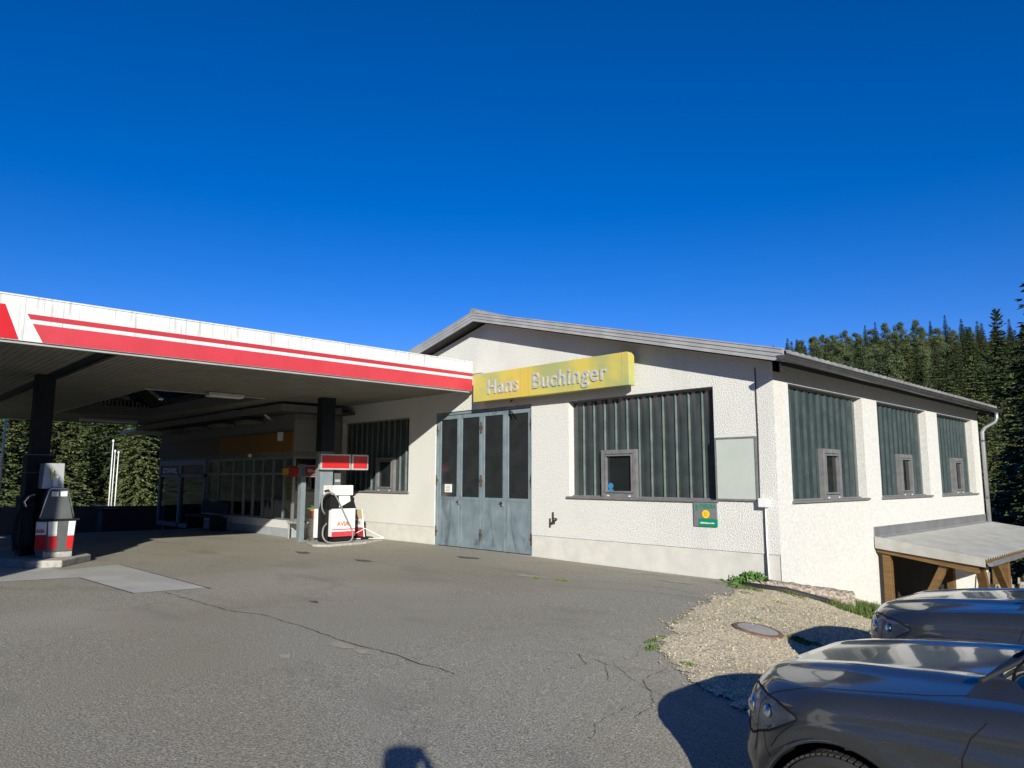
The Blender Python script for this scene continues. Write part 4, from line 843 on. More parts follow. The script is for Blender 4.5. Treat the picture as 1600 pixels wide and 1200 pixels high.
# ------------------------------------------------------------ granite block, manhole, drain, weeds
gbm = mat('rough_granite', (.13, .105, .085), (.42, .35, .28), 26, .9, bump=1, bscale=22, thr=(.38, .6), bdist=.02)
overlay(gbm, (.09, .10, .06), 5, (.56, .7), amount=.6); overlay(gbm, (.36, .22, .13), 3, (.56, .75), amount=.5)
a_ = Vector((-.36, -.42, 0)); b_ = Vector((.95, .29, 0)); u = (b_-a_).normalized(); nv = Vector((-u.y, u.x, 0)); vs = []; n1, r = 30, random.Random(4)
for i in range(n1+1):
    tt = i/n1; c = a_+(b_-a_)*tt; zt = .12-.155*tt; hb = -.55
    pr = [(-.13, hb), (-.14, zt-.10), (-.12, zt-.02), (-.06, zt), (.08, zt), (.12, zt-.04), (.13, hb)]
    for (s, z) in pr: vs.append(c+nv*(s+r.gauss(0, .006))+Vector((0, 0, z+r.gauss(0, .006)))+u*r.gauss(0, .006))
fs = [(i*7+j, i*7+j+1, i*7+j+8, i*7+j+7) for i in range(n1) for j in range(6)]+[tuple(range(7)), tuple(range(n1*7+6, n1*7-1, -1))]
tagp(mobj('granite_block', vs, fs, gbm), 'long rough granite kerb block lying at the corner of the building', 'stone block')
pp_ = thing('black_pipe', 'black pipe lying along the foot of the granite block', 'pipe', (.25, -.35, 0))
MB().tube([(-.27, -.62, h1(-.27, -.62)+.035), (.25, -.34, h1(.25, -.34)+.035), (.78, -.05, h1(.78, -.05)+.035)], .05, 12).build('pipe_body', RUBBER, pp_, True)
MB().lathe([(.036, 0), (.036, .04)], (.79, -.045, h1(.78, -.05)+.035), 'x', 12).build('pipe_end', BLACK, pp_)
mx_, my_ = 1.24, -3.14; mz = h1(mx_, my_)+.02
def drape(mb):
    mb.v = [(v[0], v[1], v[2]-mz+.02+h1(v[0], v[1])) for v in mb.v]; return mb
t = thing('manhole_cover', 'round manhole cover with rusty rim set in the gravel', 'manhole cover', (mx_, my_, mz))
drape(MB().lathe([(.0, .012), (.215, .012), (.215, .0)], (mx_, my_, mz), 'z', 36)).build('lid', mat('pale_concrete_lid', (.28, .265, .24), (.36, .34, .31), 20, .8), t)
drape(MB().lathe([(.22, -.03), (.22, .014), (.265, .012), (.27, -.03)], (mx_, my_, mz), 'z', 36)).build('rim', mat('rusty_rim', (.12, .07, .05), (.19, .12, .085), 15, .8), t)
t = thing('floor_drain', 'dark square drain grate with moss in the asphalt before the wide window', 'drain', (-2.62, -2.52, 0))
MB().box(-2.80, -2.44, -2.70, -2.34, -.02, .012).build('grate', mat('drain_iron', (.04, .03, .028), rough=.8), t)
dm = MB()
for i in range(8): dm.box(-2.78+.044*i, -2.765+.044*i, -2.68, -2.36, .0121, .02)
dm.build('grate_bars', mat('drain_rust', (.09, .06, .05), rough=.8), t)
def grass(cx, cy, rx, ry, n, ln, name='grass', seed=1, off=0):
    r = random.Random(seed); vs = []; fs = []
    for i in range(n):
        a = r.uniform(0, 6.28); q = math.sqrt(r.random()); x = cx+rx*q*math.cos(a); y = cy+ry*q*math.sin(a); z = h1(x, y)+off
        l = ln*r.uniform(.4, 1.1)*(1.2-q*.6); b = r.uniform(0, 6.28); dx, dy = math.cos(b)*l*.4, math.sin(b)*l*.4; w_ = .0035+.002*r.random(); c_, s_ = -math.sin(b)*w_, math.cos(b)*w_
        k = len(vs); vs += [(x-c_, y-s_, z), (x+c_, y+s_, z), (x+dx*.4+c_, y+dy*.4+s_, z+l*.6), (x+dx*.4-c_, y+dy*.4-s_, z+l*.6), (x+dx, y+dy, z+l*.9)]; fs += [(k, k+1, k+2, k+3), (k+3, k+2, k+4)]
    return vs, fs
mb = MB()
for i, (cx, cy, rx, ry, n, ln) in enumerate([(1.5, .45, .75, .42, 4200, .24), (2.1, .6, .8, .5, 2600, .24), (1.0, -.05, .4, .16, 900, .14), (1.62, -2.95, .14, .10, 420, .07), (1.75, -2.85, .1, .06, 120, .05), (1.45, -4.85, .10, .06, 110, .045), (.95, -4.7, .06, .14, 110, .05), (.80, -4.4, .04, .22, 130, .045), (.55, -3.7, .03, .15, 60, .04), (-2.9, -2.4, .14, .07, 140, .035), (-2.42, -2.3, .16, .05, 160, .035), (-.2, -.75, .3, .1, 260, .08), (.3, -.4, .3, .08, 200, .08), (.9, -.9, .4, .2, 60, .05), (.6, -1.9, .7, .4, 110, .05), (1.8, -1.4, .8, .5, 200, .05), (1.0, -2.6, .3, .1, 80, .05), (.8, -3.2, .2, .2, 60, .04), (.55, -1.2, .12, .05, 90, .05), (-.0, -1.1, .12, .05, 90, .05), (2.4, -.9, .7, .6, 400, .07)]):
    v_, f_ = grass(cx, cy, rx, ry, n, ln, seed=i+1); mb.add(v_, f_)
tagp(mb.build('grass_tufts', GRASSM), kind='stuff')
t = thing('weed_plant', 'bushy green weed growing at the left end of the granite block', 'plant', (-.42, -.45, 0))
leaves((-.40, -.42, .02), 150, .17, .014, .09, WEED, 'leaves', t, 1.4, 7); leaves((-.28, -.36, .05), 110, .22, .013, .07, WEED, 'stems', t, 1.5, 8)

# ------------------------------------------------------------ cars
def car_meshes():
    """local frame: nose at origin, +X rearwards, -Y is the left (driver's) flank, z up from the road"""
    root = thing('parked_car', 'dark grey parked car closest to the photographer with bird dropping on its front wing', 'car', (0, 0, 0), 'grey cars parked beside the hall')
    LN, HW = 4.42, .915; AW = (.70, 3.40)
    # plan outline by parameter u: nose centre -> left flank -> tail centre, mirrored later
    pts = []
    def sup(a0, lx, n, k, e):  # quarter superellipse
        out = []
        for i in range(n+1):
            th = (math.pi/2)*i/n; out.append((lx*(1-math.cos(th)**(2/e)), HW*math.sin(th)**(2/e)))
        return out
    q = sup(0, .80, 70, 0, 2.9)
    fl = [(.80+(3.75-.80)*i/280, HW) for i in range(1, 281)]
    q2 = [(LN-x*.67/.80, y) for x, y in sup(0, .80, 50, 0, 3.2)][::-1][1:]
    O = np.array(q+fl+q2)
    tt = np.clip((O[:, 0]-.8)/3.0, 0, 1)
    O[:, 1] *= np.where(O[:, 0] > .8, 1-.0*tt, 1)
    I0 = np.interp(np.arange(len(O)), [0, 70, 130, 300, 350, len(O)-1], [.95, 1.15, O[130, 0], O[300, 0], 3.55, 3.75])
    def ztop(a, b):
        c = np.interp(a, [0, .06, .25, .6, 1.0, 1.35, 1.6, 3.6, 4.2, 4.42], [.83, .87, .92, .972, 1.012, 1.04, 1.05, 1.07, 1.06, 1.0])
        drop = .055*(np.abs(b)/.9)**2.6
        dome = .014*np.exp(-((np.abs(b)-(.36+.12*np.clip(a/1.3, 0, 1)))/.07)**2)*np.clip(a/.4, 0, 1)*(a < 1.6)
        return c-drop+dome
    nS, nT = 84, 110
    zsill = .24; G = np.zeros((len(O), nS+nT, 3))
    # arc-length roll-over
    for i, (oa, ob) in enumerate(O):
        ia = I0[i]; dv = np.array([ia-oa, -ob]); L = np.linalg.norm(dv); dv /= L
        Rr = np.interp(oa, [0, .3, .8, 4, 4.42], [.16, .13, .10, .10, .16]); zt = ztop(oa, ob)
        z = np.linspace(zsill, zt-Rr, nS); s = (z-zsill)/(zt-Rr-zsill)
        # tumble: lower part tucked in, crease bulge, slight shoulder tuck
        ins = .05*(1-np.clip(s/.35, 0, 1))**1.5+.012*np.exp(-((z-.60)/.07)**2)*(oa > 1.0)*(oa < 3.8)+.03*np.clip((z-.72)/.25, 0, 1)**1.6-.012*np.exp(-((z-.80)/.035)**2)*np.clip((oa-.3)/.6, 0, 1)
        nose = np.clip(1-oa/.5, 0, 1); ins = ins+nose*(.05*np.clip((z-.52)/.35, 0, 1)**1.5+.03*np.exp(-((z-.5)/.06)**2)*-.6)
        ins = ins-sum(.018*np.exp(-((np.hypot(oa-a_w, z-.34)-.44)/.05)**2)*(ob > .8) for a_w in AW)
        G[i, :nS, 0] = oa+dv[0]*ins; G[i, :nS, 1] = ob+dv[1]*ins; G[i, :nS, 2] = z
        e0 = ins[-1]; # top part
        w_ = (np.arange(1, nT+1)/nT)**1.3; dist = e0+(L-e0)*w_; a = oa+dv[0]*dist; b = ob+dv[1]*dist
        e = np.clip((dist-e0)/Rr, 0, 1); G[i, nS:, 0] = a; G[i, nS:, 1] = b; G[i, nS:, 2] = ztop(a, b)-(Rr-0)*(1-np.sqrt(1-(1-e)**2))+ (zt-ztop(oa, ob))
    nU, nV = G.shape[:2]
    Gc = (G[:-1, :-1]+G[1:, 1:])/2; ca, cb, cz = Gc[..., 0], Gc[..., 1], Gc[..., 2]
    vi = np.broadcast_to(np.arange(nV-1), ca.shape)
    topz = vi >= nS-1
    hide = np.zeros(ca.shape, bool)
    for aw in AW: hide |= (np.hypot(ca-aw, (cz-.335)) < .39) & (cb > .6) & ~topz
    hide |= topz & (cb < .62) & (ca > 1.5) & (ca < 3.9) & (cb < .68)
    # head lamp polygon in side/plan space: use arc position along outline vs z
    va, vb, vz = G[..., 0], G[..., 1], G[..., 2]; tv = np.broadcast_to(np.arange(nV) >= nS-1, va.shape)
    def cross(f):    # cells through which the line f = 0 runs
        p = f > 0; q = np.stack([p[:-1, :-1], p[1:, :-1], p[:-1, 1:], p[1:, 1:]]); return q.any(0) & ~q.all(0)
    LP = [(-.08, .66), (.03, .625), (.17, .62), (.34, .685), (.515, .785), (.505, .805), (.38, .835), (.2, .85), (.06, .84), (-.06, .80)]
    lamp = in_poly(ca+np.where(cb < .8, (cb-.8)*.5, 0), cz, LP) & (cb > .50) & (ca < .7)
    HLa = [.02, .10, .2, .45, .8, 1.05, 1.2]; HLb = [.52, .70, .775, .815, .79, .76, .70]
    hoodline = np.interp(ca, HLa, HLb); frontline = np.interp(cb, [0, .5, .66, .76], [.075, .10, .15, .26])
    is_hood = (cb < hoodline) & (ca > frontline) & (ca < 1.18) & topz & ~lamp
    fh = np.where(tv & (va < 1.19), np.minimum(np.interp(va, HLa, HLb)-vb, va-np.interp(vb, [0, .5, .66, .76], [.075, .10, .15, .26])), -1)
    g_hood = cross(fh) & topz & (ca < 1.2) & ~lamp
    WL = lambda a, z: a-np.interp(z, [.3, .5, .62, .75, .9, .97], [.28, .36, .42, .55, .60, .62]); wl = WL(ca, cz); bumper = (wl < 0) & ~is_hood & ~lamp & ~topz
    g_b = cross(WL(va, vz)) & (cb > .7) & (cz > .50) & (cz < .77) & ~topz
    DF = lambda a, z: a-np.interp(z, [.24, .45, .65, .80, .88, .97], [1.32, 1.23, 1.20, 1.215, 1.245, 1.32]); df = DF(ca, cz)
    g_d = (cross(DF(va, vz)) | cross(va-2.30) | (cross(va-3.12) & (cz > .72))) & ~topz
    gap = np.zeros(ca.shape, bool)
    cowlm = topz & (ca > 1.185) & (ca < 1.5) & (cb < .73)
    door1 = (df > 0) & (ca < 2.30) & ~topz; door2 = (ca >= 2.30) & (ca < 3.12) & ~topz
    lower = (cz < .33) & ~topz
    tail = in_poly(ca, cz, [(4.0, .78), (4.5, .72), (4.5, .92), (4.05, .93)]) & (cb > .45) & ~topz
    grille = (cb < .42) & (ca < .25) & (cz > .58) & (cz < .78) & ~topz
    def sub(mask, name, m, parent, shrink=0, lab=None, side=0):
        if not mask.any(): return None
        ii, jj = np.nonzero(mask); a = ii*nV+jj; Fq = np.stack([a, a+nV, a+nV+1, a+1], 1)
        V = G.reshape(-1, 3).copy()
        if shrink:
            N = np.zeros_like(G); du = np.gradient(G, axis=0); dvv = np.gradient(G, axis=1); N = np.cross(du, dvv); N /= np.linalg.norm(N, axis=2, keepdims=True)+1e-9
            V = V-N.reshape(-1, 3)*shrink*np.sign((N.reshape(-1, 3)*(V-np.array([2.2, 0, .4]))).sum(1))[:, None]
        u_, inv = np.unique(Fq, return_inverse=True); V1 = V[u_]*np.array([1, -1, 1]); Fa = inv.reshape(-1, 4)
        V2 = V1*np.array([1, -1, 1]); both = np.vstack([V1, V2]); FF = np.vstack([Fa, Fa[:, ::-1]+len(V1)])
        if side == 1: both, FF = V1, Fa
        if side == 2: both, FF = V2, Fa[:, ::-1]
        return mobj(name, both, FF, m, parent, True, label=lab)
    ok = ~hide & ~gap
    sub(ok & ~is_hood & ~lamp & ~bumper & ~door1 & ~door2 & ~tail & ~lower & ~grille & ~cowlm, 'body', PAINT, root)
    sub(ok & cowlm, 'cowl', PLASTIC, root)
    sub(ok & is_hood, 'bonnet', PAINT, root); bo = sub(ok & bumper & ~lower & ~grille, 'front_bumper', PAINT, root)
    sub(~hide & lamp, 'lamp_bowl', LAMPBOWL, root, .010)
    for sd in (1, 2): sub(ok & door1 & ~lower, 'front_door', PAINT, root, side=sd); sub(ok & door2 & ~lower, 'rear_door', PAINT, root, side=sd)
    sub(ok & lower, 'sill_cladding', PLASTIC, root); gr_ = sub(ok & grille, 'grille', PLASTIC, root)
    for sd in (1, 2): sub(ok & lamp, 'headlight', LENS, root, side=sd); sub(ok & tail, 'tail_light', RED2, root, side=sd)
    from mathutils.bvhtree import BVHTree
    ii, jj = np.nonzero(np.ones(ca.shape, bool)); a_i = ii*nV+jj; bv = BVHTree.FromPolygons([Vector(p) for p in G.reshape(-1, 3).tolist()], np.stack([a_i, a_i+nV, a_i+nV+1, a_i+1], 1).tolist())
    def seam(pts, cast, wdt=.006, name='panel_gap', m=BLACK, off=.0012, closed=False):
        dense = []
        pp = pts+[pts[0]] if closed else pts
        for p, q in zip(pp[:-1], pp[1:]):
            k = max(1, int(math.dist(p, q)/.012)); dense += [(p[0]+(q[0]-p[0])*i/k, p[1]+(q[1]-p[1])*i/k) for i in range(k)]
        dense.append(pp[-1]); L = []
        for p in dense:
            h = cast(*p)
            if h and h[0] is not None:
                nn_ = h[1].normalized(); nn_ = nn_ if nn_.dot(h[0]-Vector((2.2, 0, .4))) > 0 else -nn_; L.append((h[0]+nn_*off, nn_))
        if len(L) < 2: return
        for sgn_ in (-1, 1):
            vs = []
            for i, (c, nn_) in enumerate(L):
                t_ = (L[min(i+1, len(L)-1)][0]-L[max(i-1, 0)][0]).normalized(); sd = t_.cross(nn_).normalized()*wdt/2
                for q in (c-sd, c+sd): vs.append((q.x, q.y*sgn_, q.z))
            mobj(name, vs, [(2*i, 2*i+1, 2*i+3, 2*i+2) for i in range(len(L)-1)], m, root, True)
    flank = lambda a, z: bv.ray_cast(Vector((a, 1.5, z)), Vector((0, -1, 0)))
    top_ = lambda a, b: bv.ray_cast(Vector((a, b, 2)), Vector((0, 0, -1)))
    def lampcast(p, z):
        h = flank(p, z)
        if h[0] is not None and h[0].y >= .8: return h
        return bv.ray_cast(Vector((p-.7*.5, 1.5, z)), Vector((.5, -1, 0)))
    seam([(a, b) for a, b in zip(HLa, HLb)][1:], top_); seam([(.10, .0), (.115, .3), (.13, .5), (.16, .62), (.2, .70)], top_, .008)
    seam([(DF(0, z)*-1, z) for z in (.33, .45, .55, .65, .72, .80, .85, .88, .92, .95)], flank); seam([(2.30, .33), (2.30, .96)], flank); seam([(3.10, .74), (3.0, .96)], flank)
    seam([(.36, .62), (.42, .70), (.50, .765)], flank, .005, off=.0015)
    seam([(.34, .70), (.30, .66), (.33, .60), (.375, .54)], flank, .004)
    seam(LP, lampcast, .012, 'lamp_gasket', closed=True)
    # lamp interior
    li = MB()
    for s in (1, -1):
        for (x, y, z, rr) in ((.20, .675, .745, .05), (.33, .785, .765, .038)):
            li.lathe([(.0, -s*.045), (rr*.55, -s*.038), (rr*.85, -s*.024), (rr, 0), (rr*1.15, s*.004)], (x, -s*(y+.012), z), 'y', 24)
        li.tube([(.10, -s*.60, .67), (.20, -s*.725, .655), (.34, -s*.825, .70), (.45, -s*.865, .765)], .010, 6)
    li.build('lamp_reflector', CHROME, root, True)
    gb = MB()
    for s in (1, -1):
        gb.tube([(.07, s*.05, .62), (.05, s*.05, .76), (.07, s*.30, .77), (.09, s*.34, .70), (.09, s*.28, .62), (.07, s*.05, .62)], .010, 8)
    gb.build('grille_surround', CHROME, root)
    # greenhouse
    rows = [(.98, 1.16, 4.27, .755), (1.065, 1.26, 4.24, .75), (1.20, 1.50, 4.17, .73), (1.35, 1.78, 4.05, .70), (1.48, 2.06, 3.93, .655), (1.545, 2.26, 3.8, .60), (1.585, 2.65, 3.6, .45), (1.60, 2.9, 3.4, .2)]
    n = 64; gv = []
    def gp(z, a0, a1, hw, k):
        th = 2*math.pi*k/n; c, s = math.cos(th), math.sin(th); e = 2/5.0; ca_, hl = (a0+a1)/2, (a1-a0)/2
        x = ca_-hl*abs(c)**e*(1 if c > 0 else -1); y = -hw*abs(s)**(2/4.2)*(1 if s > 0 else -1)
        if c > 0: x += .10*(abs(y)/hw)**2*(1 if z < 1.5 else .5)
        return (x, y, z)
    for (z, a0, a1, hw) in rows:
        for k in range(n): gv.append(gp(z, a0, a1, hw, k))
    gfs = [(i*n+k, i*n+(k+1) % n, (i+1)*n+(k+1) % n, (i+1)*n+k) for i in range(len(rows)-1) for k in range(n)]+[tuple(range((len(rows)-1)*n, len(rows)*n))]
    def cls(f):
        c = np.mean([gv[i] for i in f], 0); th = None; ks = [i % n for i in f]; lv_ = min(i//n for i in f)
        if lv_ == 0 and c[0] < 2.0: return 'windscreen'
        if len(f) > 4 or lv_ >= 4 or lv_ == 0: return 'roof'
        nx = c[0]; side = abs(c[1]) > rows[lv_][3]*.90
        if not side: return 'windscreen' if nx < 2.6 else 'rear_window'
        if 2.42 < nx < 2.52 or nx > 3.85 or nx < 1.30+1.4*(c[2]-1.05): return 'roof' if nx > 2.2 else 'pillar'
        return 'side_window'
    parts = {}
    for f in gfs: parts.setdefault(cls(f), []).append(f)
    for nm, fl_ in parts.items():
        m_ = MB(); m_.v = gv; m_.f = fl_; used = sorted({i for f in fl_ for i in f}); mp_ = {a: b for b, a in enumerate(used)}
        MBx = MB(); MBx.v = [gv[i] for i in used]; MBx.f = [tuple(mp_[i] for i in f) for f in fl_]
        MBx.build(nm, PAINT if nm == 'roof' else (PLASTIC if nm == 'pillar' else CARGLASS), root, True)
    # cowl, wipers
    wp = MB(); wp.tube([(1.22, -.60, 1.045), (1.30, -.25, 1.085), (1.30, .08, 1.10)], .010, 6); wp.tube([(1.22, .02, 1.05), (1.30, .33, 1.09), (1.34, .58, 1.09)], .010, 6); wp.build('wiper', RUBBER, root)
    for s in (1, -1):
        m_ = MB(); m_.prism([(1.72, s*.93, 1.03), (1.78, s*1.07, 1.04), (1.80, s*1.08, 1.16), (1.74, s*.93, 1.17)], (.13, 0, 0)); m_.bar((1.82, s*.80, 1.02), (1.82, s*.94, 1.06), .04, .03); m_.build('wing_mirror', PAINT, root, bevel=.02)
        m_ = MB()
        for a in (1.95, 3.0): m_.bar((a, s*-.0-s*.0+s*.925, .86), (a+.2, s*.925, .865), .02, .025)
        m_.build('door_handle', PAINT, root, bevel=.004)
    # wheel arch liners + wheels
    for aw in AW:
        for s in (1, -1):
            ln = MB(); pr = [(aw+(.392)*math.cos(a), .335+.392*math.sin(a)) for a in np.linspace(-.25, math.pi+.25, 30)]
            ln.add([(x, s*y, z) for x, z in pr for y in (.93-.005, .60)], [(2*i, 2*i+1, 2*i+3, 2*i+2) for i in range(29)]); ln.add([(x, s*.60, z) for x, z in pr], [tuple(range(30))])
            ln.build('arch_liner', BLACK, root)
            lp = MB(); lp.tube([(aw+.395*math.cos(a), s*(.912), .335+.395*math.sin(a)) for a in np.linspace(-.1, math.pi+.1, 40)], .011, 6); lp.build('arch_lip', PAINT, root, True)
            wh = MB(); wc = (aw, s*.80, .335)
            wh.lathe([(.335, -.04), (.335, .04)], wc, 'y', 48)
            ty = MB(); ty.lathe([(.22, -.10), (.29, -.112), (.322, -.10), (.333, -.075), (.326, -.068), (.326, -.058), (.335, -.05), (.336, -.012), (.327, -.008), (.327, .008), (.336, .012), (.335, .05), (.326, .058), (.326, .068), (.333, .075), (.322, .10), (.29, .112), (.22, .10)], wc, 'y', 72)
            for k in range(72):
                a = 2*math.pi*k/72
                for yy in (-.085, -.03, .03, .085): ty.obox((aw+.335*math.cos(a), s*.80+yy, .335+.335*math.sin(a)), Vector((math.cos(a), 0, math.sin(a)))*.005, Vector((-math.sin(a), .25*(1 if yy > 0 else -1), math.cos(a)))*.0095, (0, .022, 0))
            w0 = ty.build('wheel', RUBBER, root)
            rm = MB(); yo = s*.80+s*.085; rm.lathe([(.225, -s*.0), (.215, s*.01), (.2, -s*.03), (.19, -s*.12)], (aw, yo, .335), 'y', 40)
            for k in range(5):
                a = 2*math.pi*k/5+.3; rm.bar((aw+.03*math.cos(a), yo, .335+.03*math.sin(a)), (aw+.21*math.cos(a), yo-s*.01, .335+.21*math.sin(a)), .06, .03, (0, 1, 0))
            rm.lathe([(0, s*.012), (.05, s*.01), (.06, -s*.02)], (aw, yo, .335), 'y', 20); rm.build('rim', LGREY, w0, True)
    bd = MB(); bd.lathe([(0, .006), (.013, .004), (.018, 0)], (0, 0, 0), 'z', 10)
    dr_ = MB().obox((1.12, -.924, .72), (.02, 0, 0), (0, .004, 0), (0, 0, .009)).obox((1.10, -.923, .70), (.006, 0, 0), (0, .003, 0), (0, 0, .012)).build('bird_dropping', WHITE, root)
    return root
CAR1 = (3.12, -6.40, -.33); CAR2 = (2.68, -3.45, -.44)
car = car_meshes(); car2 = copy_tree(car)
car.location = CAR1; car2.location = CAR2
car2.scale = (1.03, 1.02, 1.07); car2['label'] = 'second dark grey parked car standing beyond the nearest one towards the carport'
for ch in list(car2.children):
    if ch.name.startswith('bird_dropping'): bpy.data.objects.remove(ch)

# ------------------------------------------------------------ photographer (out of frame, throws the shadow at the bottom edge)
def person(x, y, face, sc_=1.035):
    t = thing('person', 'standing person in dark jacket holding a phone up with both hands', 'person', (x, y, 0))
    fx, fy = math.cos(face), math.sin(face); sxx, syy = fy, -fx   # right-hand side vector
    def W3(f, s, z): return (x+fx*f+sxx*s, y+fy*f+syy*s, z)
    V_ = [(0, 0, .98, .15), (0, 0, 1.12, .14), (0, 0, 1.30, .16), (0, 0, 1.44, .13), (.0, 0, 1.53, .06), (.02, 0, 1.60, .085), (.02, 0, 1.70, .095), (.01, 0, 1.76, .06)]
    E_ = [(0, 1), (1, 2), (2, 3), (3, 4), (4, 5), (5, 6), (6, 7)]
    for s in (-1, 1):
        k = len(V_); V_ += [(0, s*.10, .90, .10), (.01, s*.11, .50, .065), (0, s*.12, .10, .045), (.12, s*.13, .05, .04)]; E_ += [(0, k), (k, k+1), (k+1, k+2), (k+2, k+3)]
        k = len(V_); V_ += [(0, s*.19, 1.42, .065), (.08, s*.30, 1.25, .05), (.32, s*.14, 1.46, .038), (.37, s*.10, 1.57, .03)]; E_ += [(3, k), (k, k+1), (k+1, k+2), (k+2, k+3)]
        for j in range(4): q_ = len(V_); V_ += [(.40, s*(.09-.012*j), 1.585+.02*j, .010), (.41, s*(.07-.012*j), 1.60+.02*j, .009)]; E_ += [(k+3, q_), (q_, q_+1)]
        q_ = len(V_); V_ += [(.36, s*.07, 1.63, .011)]; E_ += [(k+3, q_)]
    me = bpy.data.meshes.new('body'); me.from_pydata([tuple(Vector(W3(*v[:3]))-Vector((x, y, 0))) for v in V_], E_, []); o = bpy.data.objects.new('body', me); C.objects.link(o); o.parent = t
    me.materials.append(mat('dark_jacket', (.03, .035, .05), rough=.8))
    sm = o.modifiers.new('skin', 'SKIN'); o.modifiers.new('sub', 'SUBSURF').levels = 1
    for i, v in enumerate(V_): me.skin_vertices[0].data[i].radius = (v[3], v[3])
    me.skin_vertices[0].data[0].use_root = True
    t.scale = (sc_,)*3
    MB().obox(W3(.42, 0, 1.60), Vector((fx, fy, 0))*.004, Vector((sxx, syy, 0))*.075, (0, 0, .037)).build('phone', BLACK, t)
    MB().lathe([(0, .0), (.1, -.02), (.102, -.1), (.09, -.16)], W3(-.01, 0, 1.80), 'z', 16).build('hair', mat('brown_hair', (.05, .03, .02)), t, True)
person(CAM.x+.36, CAM.y-.36, math.radians(136))

# ------------------------------------------------------------ neighbouring house out of frame (its corner shades the pumps)
hs_ = thing('neighbour_house', 'two storey rendered house across the forecourt, outside the picture', 'house', (-4.2, -17, 0))
hx0, hx1, hy0, hy1 = -6.4, -2.0, -21, -13.67
MB().box(hx0, hx1, hy0, hy1, -.2, 5.3).build('wall', RENDERW, hs_); MB().prism([(hx0-.02, hy1, 5.301), (hx1+.02, hy1, 5.301), ((hx0+hx1)/2, hy1, 6.4)], (0, hy0-hy1, 0)).build('roof', TILE, hs_)
for x in (-5.4, -3.6):
    for z in (.9, 3.3): wn = MB().box(x-.5, x+.5, hy1, hy1+.04, z, z+1.2).build('window', WHITE, hs_); MB().box(x-.42, x+.42, hy1+.04, hy1+.045, z+.08, z+1.12).build('pane', DARKPANE, wn)
MB().box(-2.0, -1.96, -16.5, -15.5, 0, 2.1).build('door', WOOD, hs_)

# ------------------------------------------------------------ trees
def conifer(name, Hh, Rr, seed, dens=1.0):
    r = random.Random(seed); root = thing(name, 'x', 'tree', (0, 0, 0)); root.location = (0, 0, -50)
    MB().tube([(0, 0, -.5), (0, 0, Hh*.5), (0, 0, Hh*.97)], [.018*Hh, .011*Hh, .02], 7).build('trunk', BARK, root)
    vs = []; fs = []; nl = int(Hh*2.6)
    def tri(p, d, l, w_):
        d = d.normalized(); s = d.cross(Vector((r.gauss(0, .4), r.gauss(0, .4), 1))).normalized()*w_; k = len(vs)
        m = p+d*l*.45; vs.extend([tuple(p), tuple(m+s), tuple(p+d*l), tuple(m-s)]); fs.append((k, k+1, k+2, k+3))
    for i in range(nl):
        f = (i+r.uniform(-.3, .3))/nl; z = Hh*(.05+.94*f); rad = Rr*(1-f)**.85*r.uniform(.82, 1.12)+.08; nb = int((6+8*(1-f))*dens)+1; ph = r.uniform(0, 6.28)
        for b in range(nb):
            a = ph+2*math.pi*b/nb+r.uniform(-.25, .25); L = rad*r.uniform(.7, 1.12); droop = -.12-.30*(1-f)+r.uniform(-.08, .08)
            if f > .85: droop = .35
            d = Vector((math.cos(a), math.sin(a), droop)); p0 = Vector((0, 0, z)); ns = max(3, int(L*6.5*dens))
            for s in range(ns):
                t = (s+r.random())/ns; t = .12+.88*t; p = p0+d*L*t+Vector((0, 0, .10*L*t*t)); sz = .21+.08*r.random()+.04*L*(1-t)
                for q in range(2):
                    sg_ = (1 if q else -1); dd = Vector((math.cos(a+sg_*r.uniform(.4, 1.1)), math.sin(a+sg_*r.uniform(.4, 1.1)), r.uniform(-.7, .1))); tri(p, dd, sz*1.35, sz*.36)
            tri(p0+d*L*.9, d, .45, .12)
    for q in range(6): tri(Vector((0, 0, Hh*.9)), Vector((r.uniform(-.3, .3), r.uniform(-.3, .3), 1)), Hh*.1, .06)
    mobj('crown', vs, fs, LEAFC, root); return root
def broadleaf(name, Hh, Rr, seed, n=7500):
    r = random.Random(seed); root = thing(name, 'x', 'tree', (0, 0, 0)); root.location = (0, 0, -50); tr = MB(); tr.tube([(0, 0, -.5), (.1, 0, Hh*.3), (.0, .1, Hh*.7)], [.022*Hh, .016*Hh, .03], 8)
    cl = []
    for i in range(34):
        f = r.uniform(.12, .98); a = r.uniform(0, 6.28); env = Rr*math.sin(math.pi*min(1, .12+f*.88))**.6; q = env*r.uniform(.25, .9); c = Vector((q*math.cos(a), q*math.sin(a), Hh*(.1+.85*f))); cl.append((c, Rr*r.uniform(.22, .42)))
        if i < 12: tr.tube([(0, 0, c.z*.6), tuple(c*.6+Vector((0, 0, c.z*.25))), tuple(c)], [.05, .035, .012], 5)
    tr.build('trunk', BARK, root); vs = []; fs = []
    for i in range(n):
        c, R_ = cl[r.randrange(len(cl))]; d = Vector((r.gauss(0, 1), r.gauss(0, 1), r.gauss(0, .8))).normalized(); p = c+d*R_*(r.random()**.35); s = r.uniform(.10, .2)
        u_ = Vector((r.gauss(0, 1), r.gauss(0, 1), r.gauss(0, .5))).normalized(); v_ = u_.cross(d+Vector((.01, .02, .03))).normalized(); k = len(vs)
        vs.extend([tuple(p-u_*s), tuple(p+v_*s*.55), tuple(p+u_*s), tuple(p-v_*s*.55)]); fs.append((k, k+1, k+2, k+3))
    mobj('crown', vs, fs, LEAFD, root); return root
